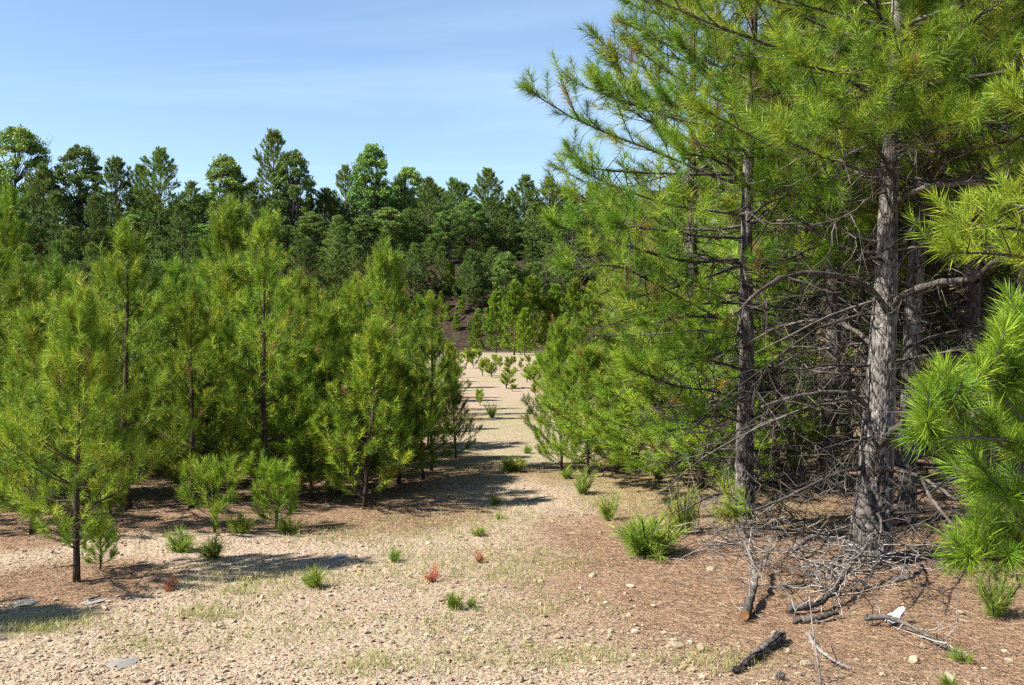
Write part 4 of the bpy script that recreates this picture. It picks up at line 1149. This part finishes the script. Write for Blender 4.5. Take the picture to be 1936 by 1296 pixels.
for i, (px, py, w, lab) in enumerate([(320, 1118, 44, 'rust red dead seedling at the edge of the corner pine\'s shadow'), (818, 1100, 46, 'rust red dead seedling beside the bright green seedling'), (908, 1066, 36, 'faded rust seedling farther up the track')]):
    p = gpt(px, py); put_plant(RU[i % 2], 'dead_seedling', lab, 'seedling', p, i * 2.0, w * p[1] / FPX / dims(RU[i % 2][1])[0], 'dead rust-coloured seedlings')
for i, (px, py, w, ms, lab) in enumerate([(1225, 1050, 190, BU[0], 'wide bright green pine bush low on the ground left of the brush pile'), (1290, 1010, 110, BU[1], 'duller low pine bush behind the wide bright one'),
                                     (1100, 935, 60, BU[1], 'sparse small pine bush right of the track'), (1150, 985, 60, BU[1], 'thin low pine sprig left of the wide bright bush'),
                                     (972, 892, 72, BU[0], 'dark-based green bush in the middle of the track'), (1072, 905, 44, TF[1], 'small tuft at the foot of the bushy pines right of the track'),
                                     (1815, 1252, 70, TF[2], 'pale thin pine seedling beside the long stick in the lower right'), (1880, 1170, 120, BU[1], 'low dull green pine sprig under the near boughs at right'),
                                     (1792, 1300, 50, TF[0], 'green tuft behind the yellow stone at the bottom edge'), (600, 1112, 76, TF[1], 'dark weedy clump in the shadow tip on the gravel'),
                                     (930, 790, 34, BU[1], 'bushy sapling on the left side of the clearing track'), (994, 858, 32, TF[1], 'small green clump on the bright bend of the track')]):
    p = gpt(px, py)
    put_plant(ms, 'pine_bush', lab, 'bush', p, i * 1.3, w * p[1] / FPX / dims(ms[1])[0], 'low pine bushes')
for i, (px, py, h, ms, lab) in enumerate([(407, 1008, 165, SM[0], 'knee-high pine sapling with bare side limbs in front of the thicket'), (522, 1000, 160, SM[1], 'slim upright pine sapling right of the knee-high one'),
                                     (340, 1045, 62, TF[0], 'low bright shoots left of the knee-high sapling'), (405, 1055, 62, TF[1], 'tiny upright shoot in front of the knee-high sapling'), (545, 1008, 55, TF[2], 'low tuft at the foot of the slim sapling'),
                                     (455, 1010, 55, TF[0], 'low dull sapling between the knee-high and the slim one'),
                                     (210, 985, 110, SM[1], 'small sapling in the gap right of the corner pine'), (190, 1078, 120, SM[1], 'thin crooked sapling stem beside the corner pine\'s trunk')]):
    p = gpt(px, py); put_plant(ms, 'pine_sapling', lab, 'sapling', p, i * 2.1, h * p[1] / FPX / dims(ms[1])[1], 'saplings before the left thicket')
# clearing saplings
SP = []
for i in range(3):
    r = np.random.default_rng(60 + i); mb = MB(); mbs = MB()
    st = grow(r, (0, 0, -.02), (0, 0, 1), .75, 5, .3, .06); tube(mbs, st, np.linspace(.02, .008, 6), 5)
    B, A, S, T = [], [], [], []
    for q in range(34):
        f = r.uniform(.12, 1); b = np.array([np.interp(f, np.linspace(0, 1, 6), st[:, k]) for k in range(3)]); a = r.uniform(0, 6.28)
        br = grow(r, b, (math.cos(a), math.sin(a), .7), .34 * (1.15 - f) + .1, 3, .5, .1); tube(mbs, br, np.linspace(.008, .004, 4), 3, .5, False)
        B.append(br[1]); A.append(br[3] - br[1]); S.append(.2); T.append(r.uniform(.1, .9))
    dress(mb, B, A, S, T, 30, .14, .026, r, 1, .05, 75, 25)
    SP.append((mbs.mesh('stem', M['bark_young']), mb.mesh('sapling_foliage', M['sapling'], False)))
CLEAR = [(908, 768, 36, 'sapling at the left edge of the clearing, closest to the thicket end'), (957, 735, 44, 'round-headed sapling standing clear in the middle of the clearing'), (945, 702, 30, 'thin-stemmed sapling upright at the back of the clearing'), (963, 702, 30, 'thin-stemmed sapling right of its upright twin'),
         (1018, 705, 34, 'upright sapling at the back right of the clearing'), (912, 712, 38, ''), (930, 714, 32, ''), (985, 700, 26, ''), (996, 724, 38, ''), (1010, 728, 40, ''), (895, 695, 36, ''), (880, 697, 40, ''), (1030, 700, 34, ''),
         (1012, 748, 26, ''), (968, 741, 16, ''), (920, 700, 24, ''), (1000, 688, 18, ''), (1040, 690, 26, ''), (970, 690, 18, ''), (1060, 695, 30, ''), (905, 684, 26, ''), (935, 688, 20, ''), (1020, 690, 22, '')]
def clear_label(i):
    rowof = lambda py: 'back' if py <= 697 else ('middle' if py <= 716 else 'front')
    r_ = rowof(CLEAR[i][1]); row = sorted(q[0] for q in CLEAR if rowof(q[1]) == r_ and not q[3])
    return 'yellow-green sapling in the %s of the clearing, %s from left there' % (r_, ('first', 'second', 'third', 'fourth', 'fifth', 'sixth', 'seventh', 'eighth', 'ninth', 'tenth', 'eleventh', 'twelfth')[row.index(CLEAR[i][0])])
for i, (px, py, h, lab) in enumerate(CLEAR):
    p = gpt(px, py); o_ = put_plant(SP[i % 3], 'clearing_sapling', lab or clear_label(i), 'sapling', p, i * 1.9, h * p[1] / FPX / dims(SP[i % 3][1])[1], 'saplings in the clearing'); wv = (1.0, 1.5, .8, 1.25, 1.7)[i % 5]; o_.scale = (o_.scale[0] * wv, o_.scale[1] * wv, o_.scale[2])

# ------------------------------------------------------------------ stones, gravel, needles, grass
def ico(sub=0):
    import bmesh
    bm = bmesh.new(); bmesh.ops.create_icosphere(bm, subdivisions=sub + 1, radius=1)
    v = np.array([x.co[:] for x in bm.verts]); f = np.array([[a.index for a in x.verts] for x in bm.faces]); bm.free()
    return v, f
V0, F0 = ico(0); V1, F1 = ico(2)
def stone_mesh(seed, mat, flat=.6):
    r = np.random.default_rng(seed); v = V1.copy()
    for q in range(9):                                # chip facets off
        n = norm(r.normal(size=3)); d = r.uniform(.45, .8)
        e = v @ n - d; v = v - np.maximum(e, 0)[:, None] * n * .95
    v = v * np.array([1, r.uniform(.6, .9), flat]) * (1 + .03 * r.normal(size=(len(v), 1)))
    mb = MB(); mb.add(v, None, F1, r.uniform(.3, .7)); return mb.mesh('stone', M[mat], False)
ST = [stone_mesh(i, 'stone', (.55, .7, .45, .6)[i % 4]) for i in range(6)]
SL = [stone_mesh(20 + i, 'slate', .18) for i in range(2)]
def put_stone(me, px, py, w, label, group=None, name='stone'):
    p = gpt(px, py); o = link(name, me); s = w * p[1] / FPX / 1.8
    o.location = p + np.array([0, 0, s * .12]); o.scale = (s, s, s); tl = .03 if name == 'flat_stone' else .15
    if tl < .1: o.location.z -= s * .14
    o.rotation_euler = (rng.normal() * tl, rng.normal() * tl, rng.uniform(0, 6.28))
    return tag(o, label, 'stone', group)
for px, py, w, lab in [(1325, 1232, 26, 'squarish tan stone left of the charred log'), (1275, 1222, 36, 'flat pale stone half sunk in needles left of the charred log'), (1522, 1258, 26, 'pale angular stone by the bare twig at lower right'), (1510, 1280, 18, 'small pink stone under the pale angular one'),
                       (1463, 1200, 22, 'tan stone at the top end of the charred log'), (1793, 1286, 30, 'yellowish rounded stone at the bottom right edge'), (1345, 1080, 22, 'white stone on the needle litter left of the brush pile'), (1815, 1162, 18, 'pale stone in the needles below the near boughs'),
                       (1083, 1010, 14, 'dark stone on the right edge of the track'), (807, 1030, 18, 'pale block of stone by the track edge'), (1730, 1255, 30, 'tan stone in the needle litter right of the bare twig'), (1620, 1252, 14, 'small white stone right of the bare twig'),
                       (1645, 1252, 13, 'white pebble beside the small white stone'), (1120, 1090, 18, 'tan stone where the needles begin beside the track'), (1190, 1110, 20, 'tan stone cluster piece among the needle litter')]:
    put_stone(ST[int(rng.integers(0, 6))], px, py, w, lab)
for px, py, w, lab in [(52, 1140, 62, 'flat grey slab of rock near the left edge below the corner pine'), (180, 1138, 46, 'thin grey stone slab right of the left-edge slab'), (235, 1256, 66, 'flat bluish grey piece of slate on the gravel at lower left'), (640, 1052, 40, 'flat grey stone left of the pale seedling')]:
    put_stone(SL[int(rng.integers(0, 2))], px, py, w, lab, name='flat_stone')
srng = np.random.default_rng(5)
for i in range(100):
    py = 1010 + 286 * srng.random() ** .8; px = srng.uniform(0, 1750)
    if px < 420 and py < 1060: continue
    put_stone(ST[i % 6], px, py, srng.uniform(6, 9 + 9 * srng.random() ** 2) * (py - 700) / 480, 'loose tan stone among many lying on the gravel', 'loose stones on the gravel')

def gravel():
    r = np.random.default_rng(99); n = 34000
    py = HORIZON + 285 + 395 * r.random(n) ** 0.9; d = CAMZ * FPX / (py - HORIZON)
    px = r.uniform(-40, 1976, n); X = (px - 968) / FPX * d
    lit = np.zeros(n)
    for tx, ty, tr in TREES: lit = np.maximum(lit, 1 - sst((np.hypot(X - tx, d - ty) / tr - .35) / .9))
    lit = np.maximum(lit, sst((X - 1.1 - .02 * d) / 1.0) * (.45 + .4 * sst((X - 1.5) / 1.2)))
    dens = 0.12 + 2.4 * (hash_noise(X * 1.3, d * 1.3, 4) * hash_noise(X * .5 + 3, d * .5, 8)) ** 1.2 * 1.5
    keep = r.random(n) < np.clip(dens * (1.05 - 1.0 * lit), 0.03, 1)
    X, d = X[keep], d[keep]; n = len(X)
    Z = height(X, d) + np.exp(-((d - 7) / 5.0) ** 2) * (.030 * fbm(X * 6, d * 6, 55, 3) + .012 * fbm(X * 21, d * 21, 77, 2))
    s = np.exp(r.normal(size=n) * .62) * .0048; s = s.clip(.0025, .024)
    a = r.uniform(0, 6.283, n); ca, sa = np.cos(a), np.sin(a)
    v = V0[None] * (1 + .22 * r.normal(size=(n, 12, 1))) * (np.stack([np.ones(n), r.uniform(.6, 1, n), r.uniform(.4, .8, n)], -1) * s[:, None])[:, None]
    x = v[..., 0] * ca[:, None] - v[..., 1] * sa[:, None]; y = v[..., 0] * sa[:, None] + v[..., 1] * ca[:, None]
    v = np.stack([x + X[:, None], y + d[:, None], v[..., 2] + (Z + s * .25)[:, None]], -1).reshape(-1, 3)
    f = (F0[None] + np.arange(n)[:, None, None] * 12).reshape(-1, 3)
    mb = MB(); mb.add(v, None, f, np.repeat(r.uniform(.1, 1, n), 12))
    o = mb.obj('gravel', M['gravel'], None, False, 'stuff'); o['label'] = 'loose tan gravel covering the clearing floor'; o['category'] = 'gravel'
gravel()

def ground_z(X, Y):
    return height(X, Y) + np.exp(-((Y - 7) / 5.0) ** 2) * (.030 * fbm(X * 6, Y * 6, 55, 3) + .012 * fbm(X * 21, Y * 21, 77, 2))
def litter():
    r = np.random.default_rng(98); n = 150000
    py = HORIZON + 200 + 470 * r.random(n); d = CAMZ * FPX / (py - HORIZON); px = r.uniform(-40, 1976, n); X = (px - 968) / FPX * d
    lit = np.zeros(n)
    for tx, ty, tr in TREES: lit = np.maximum(lit, 1 - sst((np.hypot(X - tx, d - ty) / tr - .35) / .9))
    lit = np.maximum(lit, sst((X - 1.1 - .02 * d) / 1.0) * (.45 + .4 * sst((X - 1.5) / 1.2)))
    keep = r.random(n) < lit * (.35 + .9 * hash_noise(X * 2.2, d * 2.2, 3)) * .75
    X, d = X[keep], d[keep]; n = len(X)
    a = r.uniform(0, 6.283, n)
    D = norm(np.stack([np.cos(a), np.sin(a), r.normal(size=n) * .12], -1))
    P = np.stack([X, d, ground_z(X, d) + r.uniform(.003, .02, n)], -1)
    mb = MB(); needles(mb, P, D, r.uniform(.05, .12, n), r.uniform(.0018, .0036, n) * (d / 6) ** .5, r.uniform(0, 1, n), r)
    o = mb.obj('needle_litter', M['litter'], None, False, 'stuff'); o['label'] = 'rust brown fallen pine needles under the pines'; o['category'] = 'needle litter'
litter()
def grass():
    r = np.random.default_rng(97)
    C = [(640, 1010, 60), (700, 1000, 90), (560, 1095, 60), (420, 1095, 50), (130, 1175, 60), (60, 1190, 40), (800, 985, 80), (880, 1000, 60), (940, 1040, 80), (1010, 1060, 60), (870, 1075, 70), (960, 1090, 60), (730, 1090, 70), (930, 900, 60), (900, 930, 60), (950, 975, 50),
         (980, 880, 40), (770, 1050, 70), (390, 1165, 40), (470, 1120, 60), (1120, 950, 40), (1180, 960, 50), (1000, 1150, 80), (820, 1180, 90), (560, 1190, 80), (300, 1220, 80), (1350, 1250, 60), (1100, 1240, 60), (900, 1240, 80), (700, 1260, 60), (960, 840, 30), (960, 800, 30), (940, 760, 30)]
    B = []
    for px, py, s in C:
        n = int(230 if py > 880 else 60)
        qx = px + r.normal(size=n) * s; qy = py + r.normal(size=n) * s * .22
        d = CAMZ * FPX / np.maximum(qy - HORIZON, 60); B.append(np.stack([(qx - 968) / FPX * d, d], -1))
    B = np.concatenate(B); n = len(B); k = 4
    X = np.repeat(B[:, 0], k) + r.normal(size=n * k) * .012; Y = np.repeat(B[:, 1], k) + r.normal(size=n * k) * .012
    D = norm(np.stack([r.normal(size=n * k) * .4, r.normal(size=n * k) * .4, np.ones(n * k)], -1))
    mb = MB(); needles(mb, np.stack([X, Y, ground_z(X, Y) - .004], -1), D, r.uniform(.025, .085, n * k), np.full(n * k, .0022), np.clip(np.repeat(r.uniform(.15, 1, n), k), 0, 1), r, 2, .25)
    o = mb.obj('grass', M['grass'], None, False, 'stuff'); o['label'] = 'sparse thin grass sprouting from the gravel'; o['category'] = 'grass'
grass()

# ------------------------------------------------------------------ fallen branches, log, cone, litter
def stick(name, label, ctrl, r0, r1, cat='branch', mat='limb', twigs=0, tl=.3, cut=False, lift=0.02, group='fallen branches on the right', seed=0):
    r = np.random.default_rng(seed + 1000)
    pts = []
    for px, py, hz in ctrl:
        p = gpt(px, py + hz * 0); p = p + np.array([0, 0, lift]); pts.append(p)
    pts = [np.array(p) for p in pts]
    for (px, py, hz), p in zip(ctrl, pts): p[2] += hz
    base = pts[0].copy(); base[2] -= lift
    t = thing(name, label, cat, base, group=group)
    P = resample([p - base for p in pts], 22); P[1:-1] += r.normal(size=(20, 3)) * r0 * .15
    if mat == 'log':
        ra = np.linspace(r0, r1, 22); ra[0] *= .25; ra[1] *= .8; ra[-1] *= .3
        stem_o = bark_tube('stem', P, ra, t, mat, 48, 160, .007, 3); return t
    mb = MB(); tube(mb, P, np.linspace(r0, r1, 22) * (1 + .08 * r.normal(size=22)), 9, .5, True, 1 + .09 * r.normal(size=(22, 9))); stem_o = mb.obj('stem', M[mat], t)
    if twigs:
        s = Pine(seed + 5); s.twigs(P, r0, np.linalg.norm(np.diff(P, axis=0), axis=1).sum() / twigs, tl, .25)
        mb = MB()
        for p, rr in s.dead:
            p = p.copy(); p[:, 2] = np.maximum(p[:, 2], .01); tube(mb, p, rr * .9, 4, r.uniform(.3, .8), False)
        mb.obj('twigs', M['deadwood'], t, kind='stuff')
    if cut:
        d = norm(P[0] - P[1]); mb = MB(); tube(mb, [P[0] - d * .004, P[0] + d * .012], [r0 * 1.02, r0 * .92], 12); mb.obj('cut_end', M['cutwood'], stem_o, False)
    return t
stick('fallen_branch', 'forked dead branch with orange sawn end, left of the other cut branches', [(1408, 1176, 0.02), (1420, 1150, .05), (1428, 1130, .1), (1412, 1095, .22)], .030, .012, twigs=16, tl=.32, cut=True, seed=1)
stick('fallen_branch', 'curved dead branch with orange sawn end in the middle of the brush', [(1487, 1164, .02), (1530, 1162, .03), (1570, 1150, .06), (1605, 1120, .14), (1640, 1100, .22)], .026, .010, twigs=26, tl=.36, cut=True, seed=2)
stick('fallen_branch', 'shorter dark branch lying right under the curved sawn branch', [(1500, 1180, .0), (1540, 1180, .01), (1585, 1172, .02)], .02, .012, twigs=3, tl=.15, seed=3)
stick('fallen_branch', 'long thin branch lying under the white scrap toward lower right', [(1634, 1186, .03), (1680, 1192, .05), (1740, 1212, .03), (1808, 1246, .01)], .018, .006, twigs=10, tl=.3, seed=4)
stick('leaning_branch', 'bare branch leaning against the base of the thick trunk', [(1568, 1088, .0), (1610, 1060, .12), (1655, 1050, .42), (1690, 1046, .78)], .016, .009, twigs=8, tl=.3, seed=5)
stick('charred_log', 'dark charred log lying on the gravel in the lower right', [(1382, 1276, .0), (1402, 1270, .0), (1438, 1242, .012), (1482, 1212, .02)], .017, .030, cat='log', mat='log', lift=.02, group=None, seed=6)
stick('bare_twig', 'thin upright bare twig rising from the bottom edge', [(1552, 1296, .0), (1545, 1290, .12), (1537, 1286, .24), (1530, 1282, .40)], .006, .0025, cat='twig', mat='deadwood', twigs=5, tl=.18, lift=.0, group=None, seed=7)
stick('fallen_branch', 'grey crooked stick on the ground right of the bare twig', [(1525, 1205, .0), (1545, 1235, .01), (1580, 1262, .01), (1610, 1272, .0)], .012, .006, twigs=3, tl=.12, mat='deadwood', seed=8)
stick('fallen_branch', 'weathered grey branch across the needles left of the thick trunk', [(1500, 1062, .06), (1540, 1045, .1), (1590, 1046, .08), (1625, 1040, .12)], .022, .01, twigs=10, tl=.3, mat='deadwood', seed=9)
stick('fallen_branch', 'short dark stick beyond the curved sawn branch, near the near boughs', [(1690, 1110, .03), (1720, 1112, .05), (1745, 1104, .08)], .02, .008, twigs=5, tl=.18, seed=10)
stick('fallen_branch', 'thin dark twig lying on the gravel below the left-edge slab', [(168, 1140, .0), (190, 1136, .01)], .008, .005, group=None, seed=11)

def brush():
    r = np.random.default_rng(66); mb = MB()
    for (px, py, sx, sy, n, hmax) in [(1365, 1040, 45, 14, 44, .22), (1435, 1052, 55, 14, 58, .26), (1530, 1078, 80, 16, 40, .12), (1640, 1078, 50, 14, 34, .2), (1570, 1118, 60, 16, 52, .14), (1700, 1072, 40, 12, 30, .2), (1400, 1010, 50, 12, 40, .3)]:
        for i in range(n):
            p = gpt(px + r.normal() * sx, min(py + r.normal() * sy, 1200))
            a = r.uniform(0, 6.283); p[2] += r.uniform(.0, hmax)
            l = r.uniform(.2, .75)
            q = grow(r, p, (math.cos(a), math.sin(a) * .8, r.uniform(-.25, .45)), l, 7, r.uniform(-1.1, .9), .24)
            q[:, 2] = np.maximum(q[:, 2], height(q[:, 0], q[:, 1]) + .006)
            tube(mb, q, np.linspace(r.uniform(.002, .0055), .0012, 8), 4, r.uniform(.1, .8), False)
    o = mb.obj('brush_pile', M['deadwood'], None, True, 'stuff'); o['label'] = 'tangle of dry grey twigs heaped before the thick and slim trunks'; o['category'] = 'brush pile'
brush()

def cone(name, label, p, s, rot):
    t = thing(name, label, 'pine cone', p, group=None); t.rotation_euler = rot
    mb = MB(); tube(mb, [(0, 0, 0), (0, 0, s * .5), (0, 0, s)], [s * .22, s * .3, s * .08], 8); mb.obj('core', M['cone'], t)
    me = None
    for ring in range(6):
        for j in range(9):
            a = j * .698 + ring * .35; z = s * (.08 + .15 * ring); w = s * (.34, .42, .44, .4, .32, .2)[ring]
            mb = MB(); c, n_ = math.cos(a), math.sin(a); q = s * .09
            tip = np.array([c * w, n_ * w, z + s * .10]); b0 = np.array([c * w * .4 - n_ * q, n_ * w * .4 + c * q, z]); b1 = np.array([c * w * .4 + n_ * q, n_ * w * .4 - c * q, z])
            m0 = tip + np.array([-n_, c, 0]) * q; m1 = tip - np.array([-n_, c, 0]) * q; e = tip + np.array([c, n_, .6]) * s * .05
            dn = np.array([0, 0, -s * .05])
            vv = np.array([b0, b1, m1, m0, e, b0 + dn, b1 + dn, m1 + dn, m0 + dn])
            mb.add(vv, [[0, 1, 2, 3], [5, 8, 7, 6], [0, 5, 6, 1], [1, 6, 7, 2], [3, 8, 5, 0]], [[3, 2, 4], [8, 4, 7], [2, 7, 4], [3, 4, 8]], .4 + .4 * rng.random())
            mb.obj('scale', M['cone'], t, False)
p = gpt(1467, 1288)
cone('pine_cone', 'grey open pine cone on the gravel below the charred log', p + np.array([0, 0, .02]), .05, (1.2, .3, .6))
# crumpled white scrap
def scrap():
    p = gpt(1690, 1182); r = np.random.default_rng(3)
    nx, ny = 22, 14; u, v = np.meshgrid(np.linspace(-1, 1, nx), np.linspace(-1, 1, ny))
    X = u * .068 * (1 - .25 * v * v) + .02 * fbm(u * 2, v * 2, 5, 3); Y = v * .034 * (1 - .45 * u * u); Z = .02 + .05 * fbm(u * 2.6 + 4, v * 2.6, 8, 4) + .012 * (1 - v * v) + .03 * u
    V_ = np.stack([X, Y, Z], -1).reshape(-1, 3); i = np.arange(ny - 1)[:, None] * nx; j = np.arange(nx - 1)[None]
    q = np.stack([i + j, i + j + 1, i + nx + j + 1, i + nx + j], -1).reshape(-1, 4)
    mb = MB(); low = V_ * np.array([.97, .97, .55]); n = len(V_); mb.add(np.vstack([V_, low]), np.vstack([q, q[:, ::-1] + n]))
    m, nt, b = new_mat('white_plastic'); n1 = noise(nt, 40, 3); rp = ramp(nt, [(.3, (.36, .35, .34)), (.7, (.56, .55, .54))], n1.outputs['Fac']); nt.links.new(rp.outputs[0], b.inputs['Base Color']); b.inputs['Roughness'].default_value = .5
    o = mb.obj('litter_scrap', m); o.location = p + np.array([0, 0, .03]); o.rotation_euler = (0.15, 0, .45)
    tag(o, 'crumpled white scrap of litter caught on the thin branch', 'litter')
scrap()
print('SCRIPT', round(time.time() - T0, 1), 's')
tri = sum(len(m.loops) - 2 * len(m.polygons) for m in bpy.data.meshes)
print('TRIS', tri, 'OBJ', len(bpy.data.objects))
